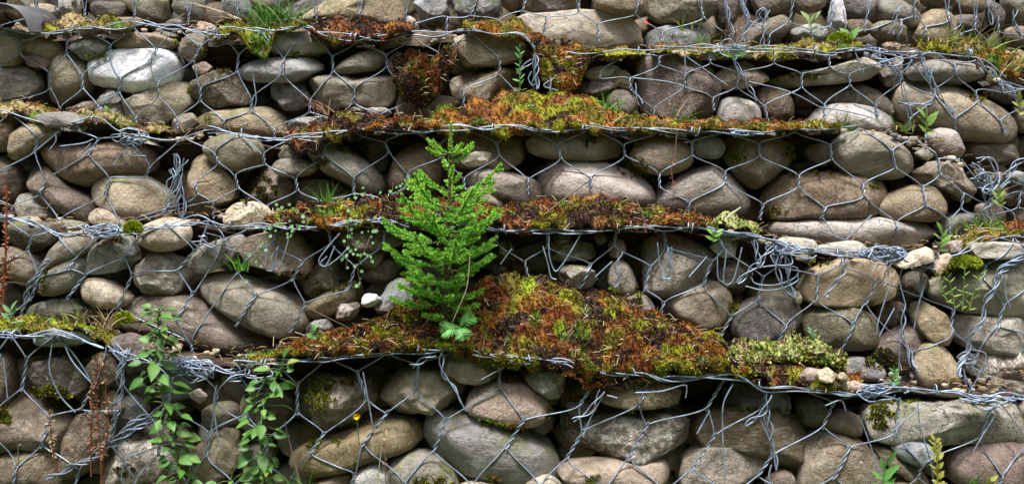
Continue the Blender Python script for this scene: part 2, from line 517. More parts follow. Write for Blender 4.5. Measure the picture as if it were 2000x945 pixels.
# tier, colour, shape (r round pebble, q blocky, f faceted), set-back in cm : outline in photo pixels
STONES = '''
5 t r 2:55,10 100,8 118,22 112,38 70,40
5 l r 1:118,-10 155,-12 160,20 148,30 120,28
5 d r 5:178,2 262,6 262,42 200,47 182,30
5 b q 0:193,50 205,43 270,34 277,47 250,66 205,66
5 t r 2:235,-18 325,-12 331,30 325,48 290,44 262,25
5 g r 1:325,42 345,36 360,40 362,52 330,55
5 t r 1:340,-10 400,-12 402,38 362,36 340,25
5 p q 1:388,42 415,48 434,62 405,68 385,60
5 g r 2:435,-15 480,-10 494,20 490,42 468,45 440,25
5 s q 3:555,25 610,-8 645,3 600,38 570,44
5 t q 0:578,45 620,22 655,2 700,-18 770,-8 788,20 790,50 700,52 620,50
5 g f 1:806,5 830,-12 870,-8 874,45 845,64 822,52
5 s f 0:874,-5 930,-20 985,-15 988,25 950,47 905,45
5 p r 3:795,30 812,40 822,60 800,66 788,50
5 d q 4:1040,-15 1130,-15 1134,20 1095,28 1042,22
5 h q 0:1000,45 1020,31 1130,25 1225,28 1245,60 1252,100 1190,110 1140,105 1060,82 1040,66
5 t r 0:1156,-8 1200,-18 1255,-12 1263,20 1245,34 1205,33 1165,17
5 t q 0:1268,-15 1330,-28 1396,-15 1398,20 1375,42 1340,49 1290,48 1268,30
5 g q 1:1260,72 1280,56 1310,48 1365,50 1384,65 1388,98 1330,102 1264,100
5 b r 2:1432,82 1460,60 1500,38 1530,27 1548,48 1530,77 1480,94 1438,96
5 b r 3:1468,-5 1500,-22 1545,-18 1550,15 1520,37 1480,30
5 b r 2:1553,-10 1608,-15 1612,15 1570,32 1554,22
5 g r 1:1548,57 1590,47 1618,60 1614,82 1570,90 1548,72
5 l q 1:1628,0 1647,-8 1650,52 1636,66 1620,45
5 v r 2:1648,-12 1708,-8 1714,20 1690,41 1650,37
5 b r 2:1646,42 1690,36 1708,55 1690,72 1655,72
5 h r 1:1713,-8 1750,-2 1787,20 1794,47 1780,60 1750,47 1713,32
5 t r 0:1698,56 1715,42 1745,44 1772,60 1770,82 1735,86 1703,72
5 t r 0:1778,84 1793,40 1818,19 1852,27 1864,50 1862,84 1830,95 1788,95
5 v r 2:1856,32 1895,29 1912,45 1907,67 1875,66 1858,57
5 b r 2:1798,-18 1862,-18 1864,10 1830,19 1800,12
5 d r 2:1928,8 1946,6 1964,30 1957,57 1933,54
5 b r 1:1953,60 1990,49 2014,65 2008,94 1968,90
5 b r 3:1865,-10 1925,-15 1930,20 1900,30 1868,22
5 t r 3:1960,-10 2020,-15 2020,40 1980,48 1962,25
5 p q 0:1723,86 1745,79 1762,95 1757,108 1728,108
5 b r 4:490,-15 550,-18 560,10 530,30 495,25
5 v r 4:1395,-10 1440,-15 1445,30 1430,60 1400,50
4 t q 0:-15,70 20,60 48,62 62,80 52,105 40,127 -10,130
4 t r 1:40,75 65,67 110,82 127,100 100,124 60,120
4 v q 0:48,110 75,108 100,122 90,134 58,130
4 g q 0:-12,135 10,127 50,131 73,141 84,165 72,184 10,194 -12,190
4 h r 1:100,120 115,102 145,104 167,119 180,145 174,182 140,196 115,206 100,192
4 g r 0:128,95 150,77 185,71 212,81 218,100 190,120 165,117 150,101
4 t r 1:223,79 260,67 310,69 347,81 342,96 290,102 228,98
4 w r 0:176,135 188,119 230,104 290,96 332,98 352,114 356,140 347,167 310,182 270,187 235,174 193,167 178,150
4 g q 1:188,207 210,174 232,181 242,198 225,207 200,217
4 g q 1:188,211 235,201 242,226 225,240 193,230
4 b r 2:143,206 185,195 192,215 165,225 145,220
4 t q 0:238,216 255,197 300,179 345,159 367,167 382,200 357,222 330,242 290,252 250,247 238,233
4 b q 2:350,80 380,64 400,69 397,106 370,122 350,101
4 p q 1:376,131 400,121 414,132 405,146 385,147
4 b q 0:376,166 395,144 440,139 467,149 488,180 488,207 440,211 390,208 376,186
4 h q 1:333,246 350,229 377,221 390,240 370,257 343,262
4 h q 0:524,76 545,65 610,64 632,79 640,101 600,107 560,110 528,101
4 l r 0:468,136 490,121 550,111 602,111 627,124 634,136 602,147 575,162 520,160 478,157
4 s f 1:526,160 560,157 592,169 608,195 590,212 545,214 528,201
4 t q 0:603,156 625,149 675,147 690,154 762,147 772,165 770,190 757,207 690,203 640,217 608,212 598,190
4 t r 0:650,139 680,114 720,99 747,94 752,115 742,137 700,142 668,147
4 h r 1:753,126 775,99 792,115 794,137 775,152
4 t r 0:386,236 410,219 460,211 520,209 547,221 562,240 562,264 520,272 450,262 398,252
4 h q 0:563,241 590,229 640,227 650,236 610,247 573,257
4 g f 0:710,213 750,209 767,222 750,234 718,230
4 v f 0:678,216 700,207 716,215 700,227
4 t q 1:768,192 785,150 802,168 850,188 902,199 908,226 860,247 800,250 773,237
4 t q 0:888,76 925,67 1000,71 1027,81 1030,101 1005,120 960,129 930,129 910,130 893,106
4 t f 0:883,152 930,141 980,138 1022,134 1032,150 1012,187 950,203 898,197 883,181
4 l r 2:1138,146 1160,131 1200,127 1217,142 1200,157 1158,160
4 v f 1:1128,166 1170,155 1202,165 1207,182 1160,192 1130,185
4 b q 1:1188,140 1220,138 1238,155 1228,174 1193,167
4 v r 0:1183,180 1215,171 1242,190 1248,217 1220,228 1188,218
4 v q 0:1244,132 1258,115 1310,106 1347,113 1388,143 1394,170 1387,217 1372,238 1330,235 1258,223 1242,207
4 p q 1:1390,151 1410,137 1455,121 1472,129 1498,150 1482,164 1440,172 1408,174
4 l r 1:1398,228 1404,199 1425,189 1457,194 1480,215 1483,243 1455,254 1402,254
4 b r 2:1476,186 1490,169 1532,171 1550,200 1547,232 1510,243 1493,227
4 h q 0:1510,161 1530,146 1600,136 1690,111 1714,119 1718,141 1692,157 1620,165 1550,170 1518,174
4 d r 3:1543,191 1600,172 1680,167 1732,189 1752,211 1742,238 1700,232 1650,212 1590,207 1550,228
4 l r 0:1580,237 1600,211 1640,203 1702,211 1733,230 1752,258 1700,264 1620,264 1582,260
4 h r 0:1773,141 1790,124 1830,119 1892,127 1918,142 1913,160 1870,167 1800,160 1778,157
4 t r 0:1743,202 1754,164 1785,152 1830,156 1872,174 1932,199 1968,225 1978,256 1957,277 1900,275 1850,267 1788,250 1757,232
4 p r -3:1810,263 1835,249 1864,254 1880,285 1880,308 1850,312 1823,297
4 b r 2:1878,280 1940,271 1988,289 1993,316 1940,324 1888,308
4 d r 2:1913,170 1960,163 1988,185 1973,208 1933,193
4 d f 3:1718,130 1760,110 1778,130 1760,165 1730,170
4 b r 3:1975,200 2015,190 2020,250 1990,262 1975,235
3 b r 1:-15,235 15,221 31,240 34,291 -10,298
3 t r 0:18,292 29,260 60,239 85,237 112,248 115,262 80,287 40,312 20,312
3 g q -2:62,226 130,219 172,232 150,247 100,250
3 b r 0:86,291 108,277 160,284 200,279 250,274 287,284 303,310 292,337 240,347 180,364 130,347 93,311
3 d r 2:-15,312 15,307 41,330 47,370 30,392 -15,397
3 b q 0:62,331 75,321 105,329 140,364 187,389 198,416 172,433 130,428 95,402 73,371 63,346
3 h r 0:190,376 199,351 235,337 280,339 327,364 348,396 337,417 290,431 240,417 203,401
3 h r 1:36,401 45,379 70,377 107,404 115,441 90,453 50,433
3 h r 0:103,441 120,426 160,431 175,446 140,461 108,461
3 c r 0:176,421 190,406 220,404 262,424 278,440 230,449 188,443
3 t q 0:370,361 379,309 400,301 432,329 458,360 458,391 425,403 412,423 373,421
3 t r 0:400,286 420,269 460,261 497,267 518,290 513,322 480,338 438,327 408,307
3 b f 1:458,381 480,350 520,329 547,339 577,350 583,391 562,413 510,408 468,397
3 d q 2:578,352 640,349 682,369 693,386 660,413 600,413 578,402
3 t r 0:530,326 545,311 580,309 623,322 613,340 575,347 543,342
3 h r 0:598,281 625,271 660,284 712,309 748,345 751,372 720,381 680,358 638,337 608,306
3 d q 4:543,290 570,281 598,300 582,315 548,311
3 d r 4:708,275 740,263 757,285 763,322 745,343 718,322
3 b r 1:760,374 768,320 790,289 820,281 852,289 863,330 853,375 800,380
3 b q 1:862,266 900,257 960,261 1018,269 1023,312 980,333 920,328 868,312
3 c q 0:893,311 930,297 962,299 953,322 915,328
3 p r 0:906,351 925,331 960,326 1000,339 1048,351 1061,376 1052,398 1010,403 960,388 918,366
3 t r 0:906,369 935,361 967,380 992,405 960,412 918,398
3 h r 1:1028,276 1050,262 1110,259 1200,267 1223,285 1221,302 1180,314 1090,312 1038,301
3 p r 0:1050,346 1068,319 1110,311 1170,317 1232,334 1270,364 1281,397 1240,406 1150,405 1080,400 1058,377
3 t r 0:1231,301 1250,277 1290,271 1332,274 1353,295 1348,327 1300,343 1258,333 1238,321
3 g r 1:1348,276 1375,264 1407,271 1418,290 1402,312 1358,307
3 p r 0:1276,397 1289,370 1330,344 1375,324 1412,331 1442,359 1461,391 1458,419 1400,427 1330,425 1282,413
3 b r 1:1408,291 1424,264 1480,261 1542,279 1548,311 1512,342 1470,373 1438,347 1413,316
3 b q 0:1483,402 1499,369 1530,344 1590,337 1670,337 1712,349 1719,376 1703,412 1662,427 1590,428 1508,428
3 t r 0:1626,286 1650,264 1690,261 1737,269 1770,300 1781,326 1762,347 1700,353 1648,337 1623,311
3 d r 2:1573,290 1600,279 1630,285 1632,312 1600,321 1576,310
3 t r 0:1710,402 1729,379 1790,361 1822,361 1843,390 1845,417 1817,433 1760,428 1718,420
3 b f 0:1786,331 1820,317 1872,319 1897,340 1908,370 1903,398 1870,388 1830,362 1798,360
3 h q -1:1788,300 1810,287 1827,300 1810,314
3 l r 0:1498,446 1518,431 1580,427 1720,424 1782,429 1817,445 1828,466 1802,483 1720,488 1600,481 1518,467
3 g r 2:1823,441 1850,419 1892,414 1908,435 1892,458 1850,465
3 g r 0:1966,346 1985,331 2004,340 2004,362 1978,360
3 d r 1:1943,386 1980,364 2014,359 2014,398 1968,405
3 p r 0:1938,341 1955,334 1958,353 1940,357
3 v r 2:1905,400 1945,395 1965,420 1950,448 1910,445
3 b r 2:1960,410 2015,402 2018,440 1975,445
2 d r 1:8,441 40,431 102,434 110,466 90,482 40,472
2 b r 0:-12,485 25,481 67,499 83,525 72,553 20,548 -12,532
2 h r 0:90,522 99,494 130,459 155,449 180,459 184,482 167,497 130,507 104,523
2 g r 0:78,562 88,530 120,504 150,494 177,497 174,537 150,563 110,578 83,573
2 g q 0:170,501 189,479 225,459 250,456 264,474 268,502 247,523 205,533 173,527
2 c r 0:270,463 279,444 305,429 340,426 367,439 373,466 347,488 300,490 276,480
2 g f 0:254,552 260,524 285,501 320,497 352,504 375,520 375,547 352,571 300,575 263,567
2 h r 0:161,561 171,544 195,540 222,551 247,569 265,581 252,598 215,603 178,590 163,573
2 g q 1:53,612 75,594 110,584 150,584 167,600 203,616 192,633 120,628 63,625
2 d r 4:-15,555 30,552 70,575 60,610 10,625 -15,615
2 b r 0:226,617 244,594 290,574 350,571 402,584 442,609 502,639 544,661 528,688 480,696 400,684 330,664 258,648 233,634
2 t r 0:396,546 414,531 470,534 532,554 582,579 608,610 606,643 572,658 520,643 470,618 428,592 403,571
2 h q 0:370,506 384,484 430,469 460,461 478,474 457,502 420,528 393,533 373,521
2 p q 0:473,491 499,464 540,457 582,464 608,495 608,523 587,543 540,528 493,517
2 o r 1:593,602 620,579 660,559 692,547 708,560 703,592 662,613 608,623
2 o f 3:568,541 600,519 662,504 693,530 662,573 608,578
2 b q 0:658,451 720,444 772,447 803,460 783,477 700,488 663,476
2 b r 2:698,486 740,477 753,500 732,528 700,517
2 d r 3:698,526 762,499 783,520 773,548 718,553
2 l f 0:648,611 665,594 697,591 703,610 682,628 653,624
2 g f 0:596,642 615,627 642,621 653,640 627,658 598,652
2 g q 0:743,582 759,554 780,542 802,549 808,592 782,603 748,592
2 t f 2:1038,491 1075,474 1110,469 1157,474 1183,490 1152,503 1078,508
2 t r 2:973,476 990,467 1005,485 1003,508 978,503
2 g r 2:1083,461 1105,451 1118,470 1090,478
2 v r 2:1158,461 1180,454 1188,470 1170,481
2 t f -1:1088,531 1099,519 1150,521 1168,545 1147,563 1113,560 1090,546
2 b r 1:1188,471 1215,464 1225,490 1212,505 1190,503
2 h r 0:1190,521 1210,504 1232,520 1243,556 1238,576 1200,576 1188,551
2 h q 0:1260,562 1253,520 1263,469 1290,454 1340,464 1392,489 1403,516 1372,543 1310,566 1278,579
2 h q 1:1386,481 1415,459 1438,470 1435,498 1410,503
2 v q 2:1403,521 1430,509 1453,530 1443,558 1408,558
2 p r 0:1210,581 1235,569 1267,579 1283,607 1262,618 1223,602
2 t r 0:1298,591 1319,569 1370,549 1402,549 1425,570 1427,602 1412,633 1370,643 1318,628 1300,611
2 v r 0:1423,643 1428,609 1460,584 1500,576 1542,579 1560,605 1558,643 1532,663 1470,672 1433,664
2 t r 0:1549,575 1560,567 1568,580 1564,594 1551,591
2 b q 1:1551,506 1570,496 1593,505 1580,515
2 t q 0:1561,562 1573,530 1600,519 1640,504 1702,503 1742,519 1759,546 1738,578 1700,590 1640,592 1588,593 1566,581
2 o r 0:1568,642 1578,609 1610,594 1652,593 1692,611 1715,640 1713,668 1692,684 1630,687 1583,674
2 v r 0:1698,682 1711,664 1745,644 1770,634 1792,639 1805,670 1803,713 1765,729 1718,718 1700,701
2 t q -2:1782,611 1789,594 1811,591 1842,614 1858,656 1847,673 1815,668 1793,641
2 t r -3:1782,707 1794,679 1815,667 1837,671 1857,694 1873,725 1871,761 1830,769 1798,758 1786,731
2 h r 0:1808,572 1814,549 1850,534 1880,519 1920,511 1975,512 2018,519 2018,613 1950,616 1880,609 1828,592
2 h q 0:1840,621 1880,613 1960,614 2018,619 2018,679 1950,684 1880,675 1853,652
2 c q -1:1890,491 1896,473 1930,470 2018,474 2018,498 1950,503 1898,500
2 p q 0:1838,481 1865,471 1880,469 1872,492 1843,494
2 m q 0:1878,692 1920,682 2018,681 2018,731 1950,733 1888,728 1876,706
2 t f 0:1893,747 1910,728 1960,725 2018,732 2018,775 1950,777 1898,772
2 g r -1:1638,722 1649,699 1680,695 1712,707 1731,726 1717,742 1668,739
2 d r 4:1700,590 1745,585 1775,605 1760,640 1715,640
2 d r 4:1760,535 1800,525 1815,560 1790,590 1762,575
2 d q 4:850,450 940,448 965,480 930,510 870,505
2 d r 4:800,500 860,510 900,540 880,580 810,575
2 d r 4:960,510 1010,505 1040,530 1020,560 970,550
1 d r 1:-12,690 20,689 32,740 27,782 -12,793
1 d q 0:48,742 69,709 110,697 142,701 167,730 175,757 142,773 90,768 58,757
1 g q -1:68,651 110,641 172,647 183,666 130,678 78,672
1 b q 0:-12,812 19,774 45,752 72,769 112,799 153,819 158,852 142,878 60,873 0,883 -17,862
1 v q 0:218,661 240,654 287,671 315,695 292,723 250,728 226,702
1 b q 0:168,716 200,684 227,694 235,732 217,748 183,737
1 b q 2:198,776 215,754 242,769 253,791 237,808 203,803
1 s q 2:233,791 255,769 282,784 291,801 272,818 238,813
1 b q 0:128,892 138,849 160,809 197,799 218,820 213,872 192,903 160,928 133,928
1 b r 0:-12,890 30,877 100,871 120,884 131,932 122,963 -12,965
1 m f 0:193,942 198,899 225,864 265,849 307,849 342,874 378,890 373,913 320,933 250,948 203,965
1 b r 1:278,952 310,937 352,939 363,962 288,968
1 h q 0:372,907 398,869 425,844 450,831 463,844 465,865 483,886 467,908 420,933 383,944
1 d r 3:393,801 430,784 462,789 473,822 447,835 408,841
1 p q 1:366,771 385,761 403,775 392,788
1 d q 2:480,760 540,745 575,780 560,830 500,840 478,800
1 d r 3:262,820 320,825 370,850 360,875 300,860
1 b f 0:588,766 604,739 640,734 702,734 738,749 748,776 722,803 682,833 640,838 608,812 593,791
1 t f 0:745,782 748,744 770,727 820,719 862,727 897,739 915,766 908,793 880,803 830,803 790,815 757,803
1 o r 0:567,893 588,869 640,849 690,839 740,819 790,814 825,829 828,852 802,871 740,888 690,908 640,923 588,918
1 b r 1:600,948 640,929 672,917 688,930 684,965 605,970
1 h r 0:687,932 710,911 742,907 763,925 760,970 687,970
1 h r 0:742,965 753,909 790,884 832,879 867,894 891,925 895,970 820,975
1 o q 0:862,701 873,684 905,677 952,681 988,700 983,728 940,741 898,738 868,717
1 p r 0:914,787 924,759 960,744 1002,741 1038,754 1068,785 1073,808 1052,828 1000,828 948,813 918,802
1 h r 0:833,832 844,804 870,797 920,802 982,819 1032,849 1073,869 1088,901 1078,933 1030,946 970,938 898,913 852,882 836,856
1 h f 0:1010,725 1030,716 1060,717 1108,729 1111,762 1097,783 1068,780 1033,751
1 m f 0:1060,841 1074,824 1120,814 1200,809 1302,804 1348,819 1358,851 1342,878 1290,883 1240,891 1150,883 1088,867
1 t q 0:1168,777 1195,759 1230,744 1292,749 1333,765 1323,788 1270,795 1200,798
1 p r 0:1088,917 1099,899 1150,894 1250,894 1297,897 1309,915 1298,943 1200,949 1118,943
1 h r 0:1018,952 1034,929 1067,924 1093,940 1104,968 1018,970
1 c r 0:888,952 920,939 972,941 988,962 888,968
1 b q 1:1353,832 1369,809 1400,794 1450,789 1502,794 1562,809 1573,841 1563,893 1532,908 1480,893 1428,877 1368,862
1 p q 0:1338,892 1380,869 1440,867 1482,879 1496,906 1472,933 1420,953 1380,970 1338,955 1328,921
1 s q 2:1418,761 1450,744 1512,754 1543,775 1533,803 1460,803 1423,787
1 t r 0:1553,965 1556,899 1574,859 1600,841 1642,844 1692,869 1723,900 1732,965 1640,975
1 b r 2:1606,831 1620,809 1652,799 1683,815 1683,853 1640,848
1 g q 0:1693,822 1699,799 1720,789 1800,784 1900,781 2018,784 2018,853 1950,854 1850,852 1760,855 1703,853
1 g r 0:1738,871 1760,853 1802,855 1821,875 1823,903 1790,908 1753,892
1 b q 1:1698,867 1740,871 1790,907 1808,932 1803,955 1760,925 1718,893
1 v r 0:1848,902 1869,869 1910,854 1960,851 2018,859 2018,949 1950,959 1880,949 1853,927
1 b r 1:1493,932 1530,914 1553,930 1550,970 1498,970
1 b r 1:1733,947 1770,931 1793,945 1793,970 1733,970
1 d r 3:1545,775 1600,775 1615,800 1595,835 1560,825
1 d r 3:905,850 960,800 880,800
1 d r 3:1100,780 1160,775 1170,805 1110,815
'''


def chaikin(P, r):
    Q = np.roll(P, -1, 0)
    out = np.empty((2 * len(P), 2))
    out[0::2] = P * (1 - r) + Q * r
    out[1::2] = P * r + Q * (1 - r)
    return out


NTH, NPH = 56, 27


def radial(P, cen, n):
    """outline radius for n angles around cen"""
    th = np.arange(n) * 2 * math.pi / n
    A = P - cen
    B = np.roll(A, -1, 0)
    D = B - A
    r = np.zeros(n)
    for i, t in enumerate(th):
        d = np.array([math.cos(t), math.sin(t)])
        den = d[0] * D[:, 1] - d[1] * D[:, 0]
        den = np.where(np.abs(den) < 1e-12, 1e-12, den)
        s = (A[:, 0] * D[:, 1] - A[:, 1] * D[:, 0]) / den
        u = (A[:, 0] * d[1] - A[:, 1] * d[0]) / den
        ok = (u >= -1e-6) & (u <= 1 + 1e-6) & (s > 0)
        r[i] = s[ok].max() if ok.any() else r[i - 1]
    return th, r


def stone_geom(P2, shape, D, seed, nth=NTH, nph=NPH):
    """P2: outline (x, z) in metres; returns vertices around the stone's own centre, faces, centre"""
    P2 = chaikin(P2, {'r': 0.22, 'q': 0.08, 'f': 0.07}[shape])
    P2 = chaikin(P2, 0.25 if shape == 'r' else 0.2)
    cen = P2.mean(0)
    P2 = cen + (P2 - cen) * {'r': 1.055, 'q': 1.04, 'f': 1.03}[shape]
    th, r = radial(P2, cen, nth)
    e = {'r': 0.74, 'q': 0.46, 'f': 0.60}[shape]
    ph = np.linspace(-math.pi / 2, math.pi / 2, nph)
    cs = np.cos(ph).clip(0) ** e
    sn = np.sign(np.sin(ph)) * np.abs(np.sin(ph)) ** e
    rs = np.random.default_rng(seed)
    sh = rs.uniform(-0.16, 0.16, 2) * r.mean()
    X = cs[:, None] * r[None, :] * np.cos(th)[None, :] - np.abs(sn)[:, None] * sh[0]
    Z = cs[:, None] * r[None, :] * np.sin(th)[None, :] - np.abs(sn)[:, None] * sh[1]
    Y = np.broadcast_to((sn * D)[:, None], X.shape)
    v = np.stack([X, Y, Z], 2).reshape(-1, 3)
    size = r.mean()
    # worn facets on the front
    for k in range({'r': 4, 'q': 8, 'f': 13}[shape]):
        sp_ = 0.45 if shape == 'q' else 0.75
        n = np.array([rs.normal(0, sp_), -abs(rs.normal(0.9, 0.3)), rs.normal(0.1, sp_)])
        n /= np.linalg.norm(n)
        d = v @ n
        lim = d.max() * rs.uniform(*{'r': (.80, .95), 'q': (.70, .90), 'f': (.62, .88)}[shape])
        over = np.maximum(0, d - lim)
        v = v - n[None, :] * (over * (0.75 if shape == 'r' else 0.93))[:, None]
    amp = {'r': 0.045, 'q': 0.055, 'f': 0.10}[shape] * size
    nrm = v / (np.linalg.norm(v, axis=1)[:, None] + 1e-9)
    off = rs.uniform(0, 90, 3)
    dn = vnoise(v / size * 1.3 + off) + 0.45 * vnoise(v / size * 3.1 + off + 5)
    if shape != 'r':
        dn = dn + 0.5 * (1 - 2 * np.abs(vnoise(v / size * 2.4 + off + 11)))
    if shape == 'f':
        dn = dn + 0.45 * np.round(2.5 * vnoise(v / size * np.array([1.2, 1.2, 3.5]) + off)) / 2.5
    dn = dn + 0.14 * vnoise(v / 0.007 + off) + 0.10 * vnoise(v / 0.0045 + off + 3)
    v = v + nrm * (amp * dn)[:, None]
    i, j = np.meshgrid(np.arange(nph - 1), np.arange(nth), indexing='ij')
    j2 = (j + 1) % nth
    f = np.stack([i * nth + j, (i + 1) * nth + j, (i + 1) * nth + j2, i * nth + j2], 2).reshape(-1, 4)
    return v, f, cen


TIER_V = {k: [] for k in FACE}
TIER_F = {k: [] for k in FACE}
TIER_N = {k: 0 for k in FACE}


def collide(k, v, f):
    TIER_V[k].append(v)
    TIER_F[k].append(f + TIER_N[k])
    TIER_N[k] += len(v)


def stone(k, c, shape, back, px, name='stone', parent=None, seed=0, algae=None):
    px = np.asarray(px, float)
    w = px[:, 0].max() - px[:, 0].min()
    h = px[:, 1].max() - px[:, 1].min()
    D = min(0.075, 0.40 * math.sqrt(w * h) / FPX * FACE[k])
    Yc = FACE[k] + D + back * 0.01 + 0.004
    P = at_np(px, Yc)
    v, f, cen = stone_geom(P[:, [0, 2]], shape, D, seed)
    loc = np.array([cen[0], Yc, cen[1]])
    o = quick_mesh(name, v, f[:, ::-1], M_STONE, None, True)
    o.location = loc
    if parent:
        o.parent = parent
        o.matrix_parent_inverse = Matrix.Translation(parent.location).inverted()
    b = PAL[c]
    j = random.uniform(0.62, 1.22) if c != 'w' else 1.05
    hue = random.uniform(-.16, .09)
    b = (b[0] * (1 + hue * .6), b[1], b[2] * (1 - hue))
    o.color = (b[0] * j * random.uniform(.96, 1.04), b[1] * j, b[2] * j * random.uniform(.94, 1.06), 1)
    o['mottle'] = 0.85 if c == 'm' else (0.25 if shape == 'f' else 0.0)
    o['crack'] = random.choice([0.0, 0.0, 0.5, 0.9]) if shape != 'r' else random.choice([0.0, 0.0, 0.0, 0.4])
    o['algae'] = algae if algae is not None else random.choice([0.0, 0.15, 0.3, 0.45, 0.6, 0.9] if k < 3 else [0.0, 0.0, 0.15, 0.3, 0.5, 0.8]) if c not in 'wlcp' else 0.0
    collide(k, v + loc, f)
    return o


for n, line in enumerate(STONES.strip().splitlines()):
    head, body = line.split(':')
    k, c, sh, back = head.split()
    px = [tuple(map(float, p.split(','))) for p in body.split()]
    stone(int(k), c, sh, float(back), px, parent=GAB[int(k)], seed=100 + n)

# second layer of rubble behind, and the wall going on outside the picture
unit = []
for s in range(7):
    a = np.linspace(0, 2 * math.pi, 8, endpoint=False)
    P = np.stack([np.cos(a), 0.72 * np.sin(a)], 1) * rng.uniform(0.8, 1.15, (8, 1))
    v, f, _ = stone_geom(P, 'r' if s % 2 else 'q', 0.75, 900 + s, 14, 9)
    unit.append((v, f))
def fill_material():
    m, nt, b = new_mat('rubble_fill')
    a = N(nt, 'ShaderNodeVertexColor', layer_name='col')
    tc = N(nt, 'ShaderNodeTexCoord')
    n = N(nt, 'ShaderNodeTexNoise', Scale=45.0, Detail=8.0, Roughness=0.7)
    nt.links.new(tc.outputs['Object'], n.inputs['Vector'])
    c = mix(nt, 'MULTIPLY', ramp(nt, n.outputs['Fac'], 0.35, 0.65), a.outputs['Color'], (0.6, 0.55, 0.5))
    nt.links.new(c, b.inputs['Base Color'])
    b.inputs['Roughness'].default_value = 0.8
    bp = N(nt, 'ShaderNodeBump', Strength=0.7, Distance=0.006)
    nt.links.new(n.outputs['Fac'], bp.inputs['Height'])
    nt.links.new(bp.outputs[0], b.inputs['Normal'])
    return m
M_FILL = fill_material()
for k in FACE:
    buf = Buf()
    zlo_f = (lambda x: 0.0) if k == 1 else (lambda x, k=k: float(ledge_z(k - 1, x)) - 0.02)
    x = -1.75
    while x < 1.75:  # columns of rubble
        z0, z1 = zlo_f(x), float(ledge_z(k, x)) - 0.03
        z = z0 + 0.02
        edge = 1000 / FPX * (FACE[k] + 0.05)
        while z < z1:
            sx = rng.uniform(0.038, 0.062)
            outside = abs(x) > edge + 0.05 or (k == 1 and z < 0.27)
            y = FACE[k] + (rng.uniform(0.05, 0.07) if outside else rng.uniform(0.115, 0.15))
            v, f = unit[rng.integers(len(unit))]
            th = rng.uniform(-0.5, 0.5)
            R = np.array([[math.cos(th), 0, -math.sin(th)], [0, 1, 0], [math.sin(th), 0, math.cos(th)]])
            p = np.array([x + rng.uniform(-.015, .015), y, z + rng.uniform(-.01, .01)])
            if z + 0.8 * sx < z1 + 0.03:
                buf.add((v * sx) @ R.T + p, f[:, ::-1], np.array(PAL[random.choice('tbgdoh')]) * rng.uniform(.8, 1.1))
            z += sx * 1.25
        x += 0.075
    o = buf.build('rubble_fill', M_FILL, GAB[k], origin=None)
    o.matrix_parent_inverse = Matrix.Translation(GAB[k].location).inverted()
    tag(o, kind='stuff')

